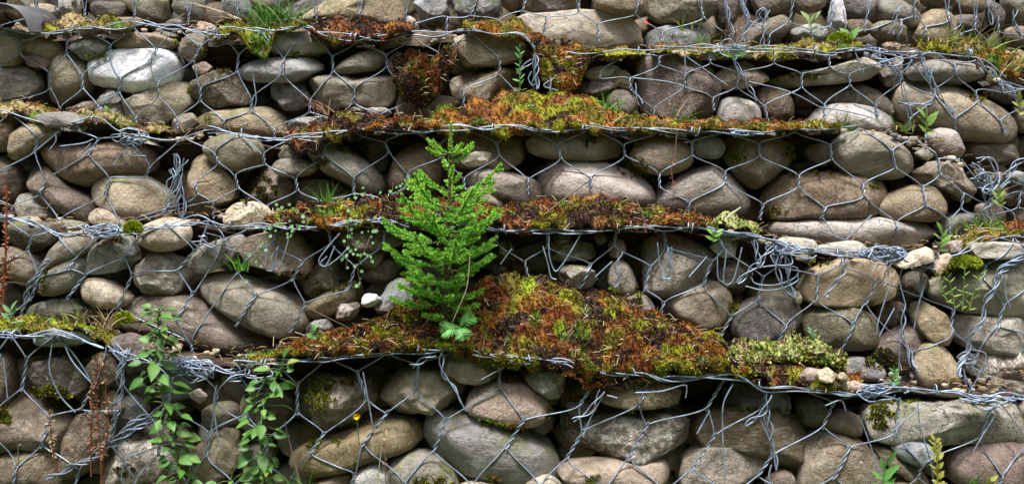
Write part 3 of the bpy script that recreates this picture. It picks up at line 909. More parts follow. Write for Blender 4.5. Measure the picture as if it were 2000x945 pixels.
# ------------------------------------------------------------------ wire mesh of each tier: twists traced as (x1,y1,x2,y2), row by row
R_WIRE = 0.00125
TWISTS = {
    5: ['161,18,161,33 259,20,259,32 366,24,364,45 460,15,462,35 540,18,540,35 615,22,616,42 701,22,701,40 792,18,790,47 927,8,919,28 1025,3,1021,20 1130,8,1131,22 1246,8,1242,27 1371,15,1376,33 1456,15,1462,45 1551,8,1545,40 1630,8,1624,50 1699,20,1692,56 1790,0,1790,30 1855,24,1855,40 1910,30,1908,55 1954,33,1955,60',
        '210,58,208,70 312,54,312,64 872,34,872,62 975,40,975,60 1068,34,1063,62 1169,49,1169,77 1294,64,1291,85 1425,70,1432,92 1505,68,1503,92 1590,60,1588,85 1660,68,1662,92 1763,40,1757,74 1811,53,1807,75 1880,66,1878,88 1935,80,1937,100'],
    4: ['36,80,34,103 127,78,125,105 212,86,208,108 301,97,288,120 386,92,375,117 463,106,460,138 552,114,551,144 647,110,649,138 753,107,754,130 861,107,858,139 976,120,975,144 1172,139,1173,152 1289,111,1289,126 1387,107,1390,123 1515,104,1515,123 1622,112,1624,130 1720,95,1722,118 1783,110,1784,122 1865,127,1867,145 1960,160,1964,180',
        '92,142,92,172 155,147,157,172 231,153,228,179 304,161,305,188 388,172,388,196 489,193,487,213 603,195,603,218 690,175,689,198 795,172,796,196 904,179,905,206 1013,187,1013,200 1230,154,1233,175 1338,147,1339,169 1443,145,1441,169 1569,145,1569,169 1661,145,1664,166 1760,148,1762,162 1828,175,1831,190 1910,179,1914,196',
        '112,210,113,225 187,205,187,218 261,228,261,243 342,231,342,249 436,236,437,255 532,252,533,267 648,236,650,252 742,224,744,246 1278,213,1279,243 1394,192,1396,213 1496,207,1502,234 1613,204,1613,228 1713,204,1717,225 1781,231,1779,252 1865,233,1871,261 1958,237,1966,258'],
    3: ['70,270,62,297 187,272,170,301 289,325,281,344 416,300,424,318 511,303,515,321 634,285,635,304 751,279,758,297 859,282,863,306 970,281,975,304 1089,285,1096,309 1219,284,1222,304 1353,278,1354,303 1484,281,1486,304 1625,284,1628,310 1744,297,1753,327 1837,312,1841,339 1925,372,1930,395',
        '84,352,74,381 209,349,201,379 330,392,322,412 378,359,384,379 456,344,462,367 575,350,579,371 689,349,689,377 794,340,794,362 905,350,907,368 1031,352,1031,377 1153,347,1153,371 1289,341,1290,365 1418,336,1419,356 1563,344,1563,365 1689,362,1690,383 1806,365,1809,401 1886,379,1883,407',
        '18,405,14,425 112,432,114,445 237,443,238,455 412,399,413,424 517,405,519,420 630,395,632,412 742,390,743,408 1347,398,1345,418 1493,401,1487,427 1613,407,1607,427 1754,436,1753,457 1858,433,1859,454 1940,425,1942,445'],
    2: ['55,465,48,490 145,501,132,525 268,463,237,504 375,492,344,528 436,468,432,480 539,454,529,477 640,452,644,475 750,454,747,477 970,455,970,474 1070,454,1070,483 1206,448,1201,480 1299,454,1302,480 1404,460,1415,486 1530,500,1525,520 1653,495,1647,516 1804,534,1804,578 1930,520,1925,545',
        '68,545,55,585 160,540,129,581 253,540,227,599 372,575,344,620 484,501,461,534 588,513,569,546 692,522,679,566 1025,513,1031,540 1154,519,1136,560 1271,522,1261,566 1391,513,1376,557 1493,543,1483,587 1600,543,1598,587 1714,554,1696,593 1868,608,1861,643 1966,599,1953,637',
        '370,675,372,690 495,580,461,634 594,596,566,646 1298,593,1289,626 1431,620,1404,670 1535,637,1520,673 1667,634,1643,697 1780,690,1788,750 1915,690,1905,720 2010,660,2005,690'],
    1: ['-20,700,-24,740 46,704,37,760 175,760,153,800 234,710,236,755 330,745,325,790 420,765,418,790 495,775,478,810 578,754,578,807 696,730,714,780 816,715,810,766 976,709,975,757 1157,757,1132,795 1271,742,1249,790 1418,742,1384,798 1499,766,1492,798 1632,790,1612,835 1761,786,1754,846 1938,807,1921,855 2040,800,2035,840',
        '-10,800,-14,840 90,819,76,872 228,807,207,855 310,850,305,890 405,850,400,890 520,860,515,905 630,850,604,887 753,810,710,866 870,825,846,884 1022,825,991,872 1139,846,1107,899 1265,834,1231,896 1397,855,1356,917 1511,893,1484,932 1661,878,1633,932 1804,911,1799,935 1958,929,1954,945',
        '30,915,25,950 150,920,140,955 260,940,256,965 360,945,355,970 455,950,450,980 560,945,550,980 690,930,680,970 790,945,780,980 920,955,915,985 1055,950,1050,985 1180,960,1170,990 1300,965,1290,1000 1430,975,1420,1005 1560,980,1550,1010 1720,990,1710,1020 1880,995,1870,1020 2010,990,2005,1015'],
}
BVH = {}
for k in FACE:
    V = np.concatenate(TIER_V[k])
    F = np.concatenate(TIER_F[k])
    BVH[k] = BVHTree.FromPolygons([Vector(p) for p in V], [tuple(f) for f in F])


def drape(k, P, slack=0.010, off=R_WIRE):
    """push a path (points on the face plane) back until it lies on the stones or hangs between them"""
    P = np.array(P, float)
    lim = np.empty(len(P))
    for i, p in enumerate(P):
        hit = BVH[k].ray_cast(Vector((p[0], FACE[k] - 0.12, p[2])), Vector((0, 1, 0)), 0.25)
        lim[i] = hit[0].y - off if hit[0] is not None else FACE[k] + 0.05
    y = np.minimum(lim, FACE[k] + slack)
    for _ in range(14):
        s = y.copy()
        s[1:-1] = 0.25 * y[:-2] + 0.5 * y[1:-1] + 0.25 * y[2:]
        y = np.minimum(s, lim)
    P[:, 1] = y
    return P


def hermite(p0, t0, p1, t1, n):
    t = np.linspace(0, 1, n)[:, None]
    return ((2 * t ** 3 - 3 * t ** 2 + 1) * p0 + (t ** 3 - 2 * t ** 2 + t) * t0 + (-2 * t ** 3 + 3 * t ** 2) * p1 + (t ** 3 - t ** 2) * t1)


def pxpath(k, px, step=3.0):
    return spline(px, step)


MESH_RUNS = [(1, -999, 9999), (2, -999, 860), (2, 860, 9999), (3, -999, 9999), (4, -999, 1080), (4, 1080, 9999), (5, -999, 9999)]
for k, xa, xb in MESH_RUNS:
    buf = Buf()
    rows = []
    for r in TWISTS[k]:
        rows.append([np.array(list(map(float, s.split(',')))).reshape(2, 2) for s in r.split()])
        rr_ = rows[-1]
        for sgn, end in ((-1, min(rr_, key=lambda a: a[0, 0])), (1, max(rr_, key=lambda a: a[0, 0]))):
            for q in range(1, 6):                                   # the mesh goes on past the picture
                nx_ = end + np.array([sgn * 112.0 * q, 3.0 * math.sin(q * 2.1 + len(rows))])
                if abs(end[0, 0] - 1000) > 770 or nx_[0, 0] < -60 or nx_[0, 0] > 2060:
                    if -480 < nx_[0, 0] < 2480:
                        rr_ = rr_ + [nx_]
        rows[-1] = [a for a in rr_ if xa <= a[0, 0] < xb]
    # virtual anchor row on the ledge line between the first twists
    first = sorted(rows[0], key=lambda a: a[0, 0])
    lx, lz = zip(*LEDGE[k])
    anchors = []
    for a, b in zip(first[:-1], first[1:]):
        if b[0, 0] - a[0, 0] < 170:
            mx = 0.5 * (a[0, 0] + b[0, 0])
            ly = np.interp(mx, lx, lz)
            anchors.append(np.array([[mx, ly - 6], [mx, ly]]))
    rows = [anchors] + rows
    for r0, r1 in zip(rows[:-1], rows[1:]):
        for a in r0:
            p0 = a[1]
            d0 = a[1] - a[0]
            d0 = d0 / (np.linalg.norm(d0) + 1e-6)
            for side in (-1, 1):
                best, bd = None, 150
                for b in r1:
                    dx = (b[0, 0] - p0[0]) * side
                    if dx > -8 and b[0, 1] > p0[1] - 25 and dx < bd:
                        if dx < 10 and any((bb[0, 0] - p0[0]) * side > 25 and (bb[0, 0] - p0[0]) * side < 120 for bb in r1):
                            continue
                        best, bd = b, dx
                if best is None:
                    continue
                p1 = best[0]
                d1 = best[1] - best[0]
                d1 = d1 / (np.linalg.norm(d1) + 1e-6)
                L = np.linalg.norm(p1 - p0)
                if L > 190:
                    continue
                path = hermite(p0 + np.array([side * 2.0, 0]), d0 * L * 0.40, p1 - np.array([side * 2.0, 0]), d1 * L * 0.40, max(8, int(L / 3.5)))
                path += np.random.default_rng(int(L * 97)).normal(0, 0.8, 2) * np.sin(np.linspace(0, math.pi, len(path)))[:, None] * 2
                W = drape(k, at_np(path, FACE[k]))
                tube(buf, W, R_WIRE)
    for row in rows[1:]:
        for a in row:
            L = np.linalg.norm(a[1] - a[0])
            n = max(8, int(L / 2))
            t = np.linspace(-0.12, 1.12, n)[:, None]
            path = a[0] * (1 - t) + a[1] * t
            W = drape(k, at_np(path, FACE[k]), off=R_WIRE * 2)
            ax = W[-1] - W[0]
            ax /= np.linalg.norm(ax)
            s1 = np.cross(ax, [0, 1, 0])
            s1 /= np.linalg.norm(s1) + 1e-9
            s2 = np.cross(ax, s1)
            turns = max(1.0, L / 36)
            ph = t[:, 0] * turns * 2 * math.pi
            for q in (0, math.pi):
                tube(buf, W + 0.0019 * (np.cos(ph + q)[:, None] * s1 + np.sin(ph + q)[:, None] * s2), R_WIRE)
    o = buf.build('wire_mesh', M_WIRE, GAB[k])
    o.matrix_parent_inverse = Matrix.Translation(GAB[k].location).inverted()

# lacing cables that run along the ledges: bundles of loosely twisted wires
for k in (1, 2, 3, 4):
    for seg, (x0, x1) in enumerate({1: [(-150, 205), (215, 880), (925, 1120), (1170, 2150)], 2: [(-150, 330), (330, 620), (640, 800), (880, 2150)],
                                    3: [(-150, 1945)], 4: [(-150, 1045), (1105, 1960)]}[k]):
        buf = Buf()
        pl = [(x, y) for x, y in LEDGE[k] if x0 < x < x1]
        pl = [(x0, np.interp(x0, *zip(*LEDGE[k])))] + pl + [(x1, np.interp(x1, *zip(*LEDGE[k])))]
        path = spline(pl, 4.0)
        ns = {1: 3, 2: 3, 3: 3, 4: 2}[k]
        s = np.arange(len(path)) * 4.0
        for q in range(ns):
            rs = np.random.default_rng(k * 50 + seg * 7 + q)
            wob = 5.0 * np.interp(s, np.arange(0, s[-1] + 120, 55), rs.normal(0, 1, len(np.arange(0, s[-1] + 120, 55))))
            wob = np.convolve(np.pad(wob, 4, 'edge'), np.ones(9) / 9, 'valid')
            rad = np.interp(s, np.arange(0, s[-1] + 300, 140), rs.uniform(1.5, 4.5, len(np.arange(0, s[-1] + 300, 140))))
            ph = s / rs.uniform(95, 170) * 2 * math.pi + q * 2 * math.pi / ns
            pp = path.copy()
            pp[:, 1] += wob + rad * np.cos(ph)
            W = at_np(pp, FACE[k])
            W[:, 1] = FACE[k] - 0.006 + 0.003 * np.sin(ph)
            if rs.uniform() < 0.35 and len(W) > 120:
                c0 = rs.integers(0, len(W) // 3)
                W = W[c0:c0 + int(len(W) * rs.uniform(0.5, 0.75))]
            tube(buf, W, R_WIRE)
        # wrapping turns at the mesh anchors
        for m in range(max(1, int((x1 - x0) / 210))):
            mx = x0 + (m + 0.5) * (x1 - x0) / max(1, int((x1 - x0) / 210)) + random.uniform(-70, 70)
            my = np.interp(mx, *zip(*LEDGE[k]))
            t = np.linspace(0, random.choice([0.7, 1.0, 1.5]) * 2 * math.pi, 30)
            c = at(mx, my, FACE[k] - 0.006)
            W = np.stack([c.x + t * random.uniform(-.0025, .0025), c.y - 0.0075 * np.cos(t), c.z + 0.0085 * np.sin(t)], 1)
            tube(buf, W, R_WIRE)
        o = buf.build('lacing_wire', M_WIRE, GAB[k])
        o.matrix_parent_inverse = Matrix.Translation(GAB[k].location).inverted()

# loose strands, hooks and ropes of gathered wire: tier, strands, then the path in photo pixels
LOOSE = '''
2 4:100,505 80,525 62,560 45,600
2 2:46,595 48,620 55,640
2 5:2010,488 1965,515 1945,545 1925,590 1905,640 1880,690 1866,730
2 3:2010,500 1960,520 1945,540
2 1:525,465 520,520 528,528 537,522 545,480
2 1:566,466 550,515 540,525 532,505 545,482
2 1:665,455 645,478 625,505 628,518 640,515 655,480
2 1:640,500 628,512 636,520 660,505 680,485
2 1:1072,460 1073,500 1083,528 1095,520 1115,490 1135,455
2 1:1060,480 1070,515 1076,540 1086,545
2 1:1283,473 1290,535 1298,543 1310,540 1305,485
2 1:1304,482 1298,535 1305,543 1311,535 1311,482
2 1:1400,490 1401,540 1410,550 1418,555 1430,548 1440,515 1448,482
2 1:1418,485 1412,545 1420,558
2 1:1380,500 1345,540
2 1:1000,485 978,515
2 1:1195,510 1162,540
2 2:1210,490 1204,525 1210,545 1200,560
2 3:1470,468 1478,505 1482,515 1460,530 1440,553
2 3:1512,475 1490,500 1478,520
2 3:1515,478 1530,500 1540,545 1548,580
2 2:1512,490 1520,545 1530,565 1550,580
2 1:1465,540 1475,553 1510,556 1545,545 1558,530 1548,520 1510,518 1470,525 1468,535
2 1:1455,558 1490,566 1525,562 1555,548 1556,535
2 2:1652,495 1640,540 1610,575 1608,580
2 2:1740,500 1728,540 1720,555
2 1:1755,640 1754,700 1752,735
2 2:1760,590 1762,640 1770,690 1778,715
2 1:1808,540 1790,600 1783,640
2 1:1765,510 1755,545 1765,590
2 1:1740,545 1715,620 1710,650
2 1:1745,600 1715,655
2 1:1958,540 1962,580 1970,600
2 3:1870,700 1885,690 1895,700 1875,715 1900,770
2 1:1875,705 1930,735 1965,770
2 1:1890,680 1922,690 1915,720 1890,765
3 4:345,300 350,340 348,380 355,425
3 3:335,330 345,360 330,400 322,420
3 2:365,310 352,345 362,390 358,430
3 1:340,345 328,355 332,375 348,330
3 1:252,282 224,322
3 1:118,257 69,298
3 1:110,260 112,275 98,295
3 1:180,280 160,302
3 1:120,286 165,280 185,272
3 1:262,265 295,270 250,295 258,303 287,305
3 3:1895,320 1925,350 1940,385 1945,400
3 2:1925,345 1935,380 1930,400 1940,440
3 2:1905,315 1930,310 1945,345 1940,370 1960,360 1985,320
3 2:1960,345 1975,325 1985,318 2010,310
3 1:1950,400 1975,415 1980,430
3 2:1930,395 1918,415 1938,445
3 1:1700,420 1650,468
3 1:1600,450 1648,468
3 1:1605,425 1632,465
4 4:1045,105 1046,140 1046,175
4 2:1014,146 1018,132 1040,122
4 1:1038,140 1032,155 1040,168 1048,160
4 2:1070,152 1076,180
4 1:1085,152 1062,168 1090,178
4 1:1336,95 1338,145
4 1:1236,153 1300,160 1335,169
4 1:1340,112 1420,168
4 3:1440,95 1432,120 1448,150 1442,145
4 2:1448,145 1475,195 1497,210
4 1:1460,160 1540,180 1600,210
4 1:1665,95 1685,143
4 3:1690,90 1720,115 1755,145 1760,158
4 3:1795,105 1805,140 1825,170 1840,195 1860,225
4 2:1812,130 1820,185 1810,205 1750,200
4 1:1762,165 1780,230
4 1:1765,165 1820,188
4 1:1600,210 1660,220 1710,235 1740,260
4 2:1905,120 1950,155 1975,180 1990,205
4 1:1948,165 1990,175 2015,172
4 2:1235,165 1250,205
4 1:1665,205 1715,225
4 1:495,145 502,195 495,215
5 4:1440,93 1462,50 1450,20 1442,-10
5 3:1437,92 1425,50 1415,10 1410,-15
5 2:1462,48 1490,50 1497,40 1492,20 1480,30 1490,42
5 2:1488,88 1492,55 1498,20
5 3:95,42 110,25 118,15
5 3:80,38 85,28 75,10 80,-10
5 2:1740,68 1750,20 1755,10
5 1:1860,60 1875,45 1868,-5
5 2:1925,-5 1932,40 1935,50
5 1:1640,92 1650,60 1645,20
5 1:1975,25 1985,60 2000,75
5 2:1980,20 1978,45 1990,75
1 4:228,672 240,700 235,720 240,760 222,790 230,815 205,865
1 3:330,765 310,800 260,825 225,855 200,885 150,905 95,935
1 3:310,808 275,830 240,855 220,870
1 1:222,850 250,900
1 1:105,670 100,720 120,770 150,803
1 1:130,675 145,705 180,745
1 1:10,695 15,740 18,775
1 1:5,690 -5,760 -20,800
1 1:250,890 330,865 370,870
1 1:245,895 240,930 250,960
1 1:365,875 375,920 390,960
1 1:425,750 420,785 425,835 433,875
1 1:520,735 510,755 488,760 495,775
1 1:710,725 722,790 728,825
1 2:864,668 862,705 875,740 895,770 912,800
1 2:850,688 820,705 805,715
1 1:940,740 985,715
1 2:1175,760 1150,800 1120,820
1 1:1180,765 1155,810 1138,850
1 1:1185,770 1205,775
1 1:1430,748 1412,785 1410,830 1412,880 1415,935
1 1:1385,800 1360,845
1 2:1500,768 1490,800 1455,830
1 2:1495,800 1505,850 1515,915
1 1:1480,810 1512,880
1 1:1675,808 1695,860 1715,920 1730,960
1 1:1790,785 1795,830 1815,900 1822,960
1 1:1800,790 1740,840
1 1:1940,810 1915,850 1898,880
1 1:1955,790 1985,830 2010,865
1 1:1240,765 1290,762 1335,750 1340,760 1338,775
1 1:1610,790 1640,780 1650,800
1 1:1505,905 1500,930 1512,950
'''
LB = {}
for n, line in enumerate(LOOSE.strip().splitlines()):
    head, body = line.split(':')
    k, ns = map(int, head.split())
    px = [tuple(map(float, p.split(','))) for p in body.split()]
    path = spline(px, 3.5)
    s = np.arange(len(path)) * 3.5
    d = np.gradient(path, axis=0)
    nn = np.stack([-d[:, 1], d[:, 0]], 1) / (np.linalg.norm(d, axis=1)[:, None] + 1e-9)
    buf = LB.setdefault(k, [])
    b = Buf()
    W0 = drape(k, at_np(path, FACE[k]), slack=-0.002, off=0.004)
    W0[:, 1] -= 0.003
    for q in range(ns):
        rs = np.random.default_rng(3000 + n * 9 + q)
        ph = s / rs.uniform(55, 95) * 2 * math.pi + q * 2 * math.pi / ns
        amp = (0.0 if ns == 1 else 0.0022 + 0.0012 * ns * 0.4) * (1 + 0.7 * np.sin(s / 37 + q * 2))
        W = W0.copy()
        W[:, 0] += nn[:, 0] * amp * np.cos(ph)
        W[:, 2] -= nn[:, 1] * amp * np.cos(ph)
        W[:, 1] += amp * np.sin(ph) * 0.6
        tube(b, W, R_WIRE)
    o = b.build('loose_wire', M_WIRE, GAB[k])
    o.matrix_parent_inverse = Matrix.Translation(GAB[k].location).inverted()


def tangle(k, x, y, w, h, n, seed):
    rs = np.random.default_rng(seed)
    b = Buf()
    for q in range(n):
        m = rs.integers(4, 8)
        a0 = rs.uniform(0, 6.28)
        pts = []
        cx, cy = x + rs.normal(0, w * 0.18), y + rs.normal(0, h * 0.18)
        for i in range(m):
            a = a0 + i * rs.uniform(0.8, 1.5)
            r = rs.uniform(0.35, 1.0)
            pts.append((cx + math.cos(a) * w * 0.5 * r, cy + math.sin(a) * h * 0.5 * r))
        pp = spline(pts, 3.0)
        W = at_np(pp, FACE[k])
        W[:, 1] = FACE[k] - 0.008 + 0.014 * np.interp(np.arange(len(W)), np.linspace(0, len(W), m), rs.uniform(-1, 1, m))
        tube(b, W, R_WIRE)
    o = b.build('wire_tangle', M_WIRE, GAB[k])
    o.matrix_parent_inverse = Matrix.Translation(GAB[k].location).inverted()


tangle(1, 385, 722, 95, 46, 14, 1)
tangle(1, 345, 705, 60, 26, 5, 12)
tangle(1, 490, 725, 75, 36, 5, 2)
tangle(1, 1690, 762, 95, 30, 6, 3)
tangle(1, 1920, 778, 90, 22, 6, 4)
tangle(2, 1725, 494, 95, 34, 9, 5)
tangle(2, 1805, 515, 55, 36, 5, 6)
tangle(2, 215, 450, 95, 30, 8, 7)
tangle(2, 1535, 487, 80, 36, 6, 8)
tangle(2, 415, 470, 50, 36, 3, 9)
tangle(3, 268, 268, 80, 30, 5, 10)
tangle(3, 1925, 355, 60, 44, 5, 13)
tangle(4, 1440, 108, 50, 34, 4, 14)
tangle(4, 1745, 112, 80, 30, 4, 15)
tangle(3, 1440, 260, 80, 14, 3, 16)

# ------------------------------------------------------------------ loose rocks resting on the ledges (things of their own)
LOOSE_STONES = [
    (3, 'c', 'q', -6, '441,440 437,421 455,400 490,396 516,405 530,425 512,441 470,448', 'pale cream rock resting on the ledge left of the clover vines'),
    (3, 'h', 'r', -7, '1596,481 1620,474 1672,469 1692,478 1694,494 1650,499 1598,494', 'flat greyish stone lying on the ledge under the long lilac boulder'),
    (3, 'c', 'r', -7, '1510,476 1530,464 1582,467 1602,479 1590,497 1538,500', 'flat cream stone on the ledge left of the flat greyish one'),
    (2, 'c', 'q', -3, '1748,512 1790,490 1812,482 1830,500 1802,513 1758,523', 'pale wedge of rock in the tangled wire on the right ledge'),
    (2, 'p', 'q', -3, '1823,527 1837,500 1851,494 1857,510 1841,538 1826,532', 'upright tan rock chip left of the green moss cushion'),
    (2, 'w', 'f', -6, '703,591 711,577 735,575 744,586 731,597 715,602', 'small white rock on the moss left of the spruce'),
    (2, 's', 'f', -5, '730,600 742,585 765,584 772,596 755,606 738,608', 'black lump of slag beside the small white rock'),
    (1, 'p', 'q', -1, '1558,732 1580,719 1607,724 1602,748 1568,748', 'beige pebble next to the sedum on the lower right ledge'),
    (1, 'c', 'r', -2, '1633,737 1645,724 1657,735 1651,747', 'smallest cream pebble on the lower right ledge'),
    (1, 'c', 'r', -1, '1634,757 1645,743 1662,744 1660,762', 'cream pebble half covered by wire on the lower right ledge'),
    (1, 'p', 'r', -1, '1656,752 1668,742 1688,752 1682,768 1664,764', 'pinkish pebble rightmost of the group on the lower right ledge'),
    (1, 'c', 'q', -2, '1597,727 1618,719 1637,733 1622,747 1600,744', 'pale flat pebble in the middle of the group on the lower right ledge'),
    (2, 'h', 'q', -4, '885,425 893,412 912,415 917,432 900,440 887,436', 'greyish rock on the ledge just behind the spruce'),
]
for n, (k, c, sh, back, body, lab) in enumerate(LOOSE_STONES):
    px = [tuple(map(float, p.split(','))) for p in body.split()]
    o = stone(k, c, sh, back, px, name='loose_stone', seed=700 + n, algae=0.0)
    tag(o, lab, 'stone', 'loose stones on the ledges')

# ------------------------------------------------------------------ moss, litter and plants
ALLV = np.concatenate([np.concatenate(TIER_V[k]) for k in FACE])
off_, AF = 0, []
for k in FACE:
    AF.append(np.concatenate(TIER_F[k]) + off_)
    off_ += sum(len(v) for v in TIER_V[k])
STONE_BVH = BVHTree.FromPolygons([Vector(p) for p in ALLV], [tuple(f) for f in np.concatenate(AF)])

C_RUST, C_ORANGE, C_OLIVE, C_YG, C_GREEN = (.24, .080, .026), (.38, .165, .032), (.19, .16, .022), (.31, .31, .022), (.09, .17, .015)
C_DARK, C_PURP, C_BRIGHT, C_SEDUM, C_STRAW = (.055, .028, .018), (.075, .045, .045), (.30, .40, .02), (.46, .50, .20), (.42, .33, .17)
MIX_RUST = [(C_RUST, 3.8), (C_ORANGE, 2.4), (C_OLIVE, 3.4), (C_YG, 2.2), (C_DARK, 3.4), (C_PURP, 2.2), (C_GREEN, 1.0), (C_BRIGHT, 0.5)]
MIX_GOLD = [(C_ORANGE, 2.6), (C_OLIVE, 3.5), (C_YG, 3.5), (C_RUST, 1.6), (C_DARK, 0.8), (C_GREEN, 0.9)]
MIX_DARK = [(C_DARK, 4), (C_PURP, 2), (C_RUST, 2.6), (C_OLIVE, 1.3), (C_ORANGE, 0.5)]
MIX_GREEN = [(C_GREEN, 3), (C_YG, 2), (C_OLIVE, 3), (C_DARK, 0.6)]
MIX_OLIVE = [(C_OLIVE, 4), (C_GREEN, 1.5), (C_DARK, 1.5), (C_ORANGE, 0.6), (C_YG, 0.8)]
MIX_BRIGHT = [(C_BRIGHT, 4), (C_YG, 3), (C_GREEN, 1)]
MIX_SEDUM = [(C_SEDUM, 4), ((.36, .42, .12), 3), (C_STRAW, 2.5), (C_GREEN, 1.5), (C_DARK, 1), (C_OLIVE, 1.5)]


def pick(palette, n, rs):
    c = np.array([p[0] for p in palette])
    w = np.array([p[1] for p in palette], float)
    return c[rs.choice(len(c), n, p=w / w.sum())]


def tufts(P, Nn, C, size, leaves, rs, spread=0.9):
    """small star-shaped shoots: `leaves` pointed leaflets each"""
    n = len(P)
    P = np.repeat(P, leaves, 0)
    Nn = np.repeat(Nn, leaves, 0)
    C = np.repeat(C, leaves, 0)
    S = np.repeat(np.broadcast_to(size, (n,)), leaves) * rs.uniform(.6, 1.25, n * leaves)
    d = Nn + rs.normal(0, spread * 0.6, P.shape)
    d /= np.linalg.norm(d, axis=1)[:, None]
    s = np.cross(d, rs.normal(0, 1, P.shape))
    s /= np.linalg.norm(s, axis=1)[:, None] + 1e-9
    mid = P + d * S[:, None] * 0.45
    V = np.stack([P, mid + s * S[:, None] * .22, P + d * S[:, None], mid - s * S[:, None] * .22], 1).reshape(-1, 3)
    F = np.arange(len(V)).reshape(-1, 4)
    cj = C * rs.uniform(.65, 1.35, (len(C), 1)) * rs.uniform(.9, 1.1, C.shape)
    return V, F, np.repeat(cj, 4, 0)


def moss_patch(name, label, prof, Yb, Yf, palette, seed, dens=0.11, size=0.006, lip=0.10, bulge=0.010, cell=14, kind='stuff', cat='moss', leaves=5):
    rs = np.random.default_rng(seed)
    pr = np.array(prof, float)
    x0, x1 = pr[0, 0], pr[-1, 0]

    def surf(u, v):
        x = x0 + (x1 - x0) * u
        yt, yb = np.interp(x, pr[:, 0], pr[:, 1]), np.interp(x, pr[:, 0], pr[:, 2])
        wob = 5 * np.sin(x / 23.0 + seed) + 4 * np.sin(x / 9.1 + 2 * seed)
        yt = yt + wob * np.clip((yb - yt) / 60, 0, 1)
        yb = yb + 0.9 * (4 * np.sin(x / 14.3 + 1.7 * seed) + 4 * np.sin(x / 5.7 + seed)) * np.clip((yb - yt) / 60, 0, 1)
        vv = np.clip(v, 0, 1)
        y = yt + (yb - yt) * v
        Y = Yb + (Yf - Yb) * vv ** 0.85 + np.clip(v - 1, 0, 1) * 0.05
        P = at_np(np.stack([x, y], 1), Y)
        ends = np.clip(np.minimum(u, 1 - u) * (x1 - x0) / 40, 0, 1)
        b = bulge * np.sin(np.clip(vv, 0, 1) * math.pi) * ends
        P[:, 1] -= 0.5 * b
        P[:, 2] += 0.4 * b
        return P, np.stack([x, y], 1)
    # cushions: nearest seed gives colour and height
    area = np.trapz(pr[:, 2] - pr[:, 1], pr[:, 0])
    ns = max(4, int(area / cell ** 2))
    su, sv = rs.uniform(0, 1, ns), rs.uniform(0, 1 + lip, ns)
    SP, SX = surf(su, sv)
    big = pick(palette, ns, rs)
    # neighbouring cushions tend to share a colour
    key = vnoise(np.stack([SX[:, 0] / 60, SX[:, 1] / 40, np.full(ns, seed * 3.1)], 1))
    order = np.argsort(key)
    lum = np.argsort(big @ np.array([1.0, -1.6, 0.3]) + rs.normal(0, 0.50, ns))
    sc = np.empty_like(big)
    sc[order] = big[lum]
    sr = rs.uniform(0.005, 0.014, ns) * np.where(rs.uniform(0, 1, ns) < .12, 1.5, 1.0)

    def lift(P):
        d2 = ((P[:, None, :] - SP[None, :, :]) ** 2).sum(2)
        w = np.argmin(d2 / sr[None, :] ** 2, 1)
        dd = np.sqrt(d2[np.arange(len(P)), w]) / sr[w]
        return w, np.clip(1 - (dd / 1.4) ** 2, 0, 1) * sr[w] * 1.0
    nu, nv = max(8, int((x1 - x0) / 4)), 16
    uu, vv = np.meshgrid(np.linspace(0, 1, nu), np.linspace(0, 1 + lip, nv), indexing='ij')
    B, _ = surf(uu.ravel(), vv.ravel())
    upn = np.array([0, -0.62, 0.78])
    w, h = lift(B)
    B = B + upn * (h[:, None] + 0.003 * fbm(B * 90, 2)[:, None])
    i, j = np.meshgrid(np.arange(nu - 1), np.arange(nv - 1), indexing='ij')
    F = np.stack([i * nv + j, i * nv + j + 1, (i + 1) * nv + j + 1, (i + 1) * nv + j], 2).reshape(-1, 4)
    buf = Buf()
    buf.add(B, F, sc[w] * 0.75)
    n = int(area * dens * (1.5 if cat == 'moss' else 1.0))
    u, v = rs.uniform(0, 1, n), rs.uniform(0, 1 + lip, n)
    o_ = np.argsort(u)
    u, v = u[o_], v[o_]
    P, _ = surf(u, v)
    for a in range(0, n, 4000):
        w, h = lift(P[a:a + 4000])
        p = P[a:a + 4000] + upn * h[:, None]
        nn = upn + 0.9 * (p - SP[w]) / sr[w][:, None] * 0.5
        nn /= np.linalg.norm(nn, axis=1)[:, None]
        c = sc[w].copy()
        odd = rs.uniform(0, 1, len(c)) < 0.30
        c[odd] = pick(palette, odd.sum(), rs)
        buf.add(*tufts(p, nn, c, size * (.8 if cat == 'moss' else 1.0), leaves, rs))
    # fallen needles and straw caught in the moss
    ms = int(area * 0.006)
    if ms:
        SPt, _ = surf(np.sort(rs.uniform(0, 1, ms)), rs.uniform(0, 1, ms))
        for p in SPt:
            L = rs.uniform(.006, .02)
            d = np.array([rs.normal(), rs.normal() * .5, rs.normal() * .5])
            d *= L / np.linalg.norm(d)
            p = p + upn * 0.012
            tube(buf, [p, p + d * .5 + upn * .001, p + d], rs.uniform(.0004, .0009), 3, np.array([(.42, .33, .17), (.22, .13, .07), (.5, .42, .3)][rs.integers(3)]))
    org = np.array(at((x0 + x1) / 2, pr[:, 2].mean(), Yf))
    o = buf.build(name, M_MOSS, None, smooth=True, origin=org)
    return tag(o, label, cat, None, kind)


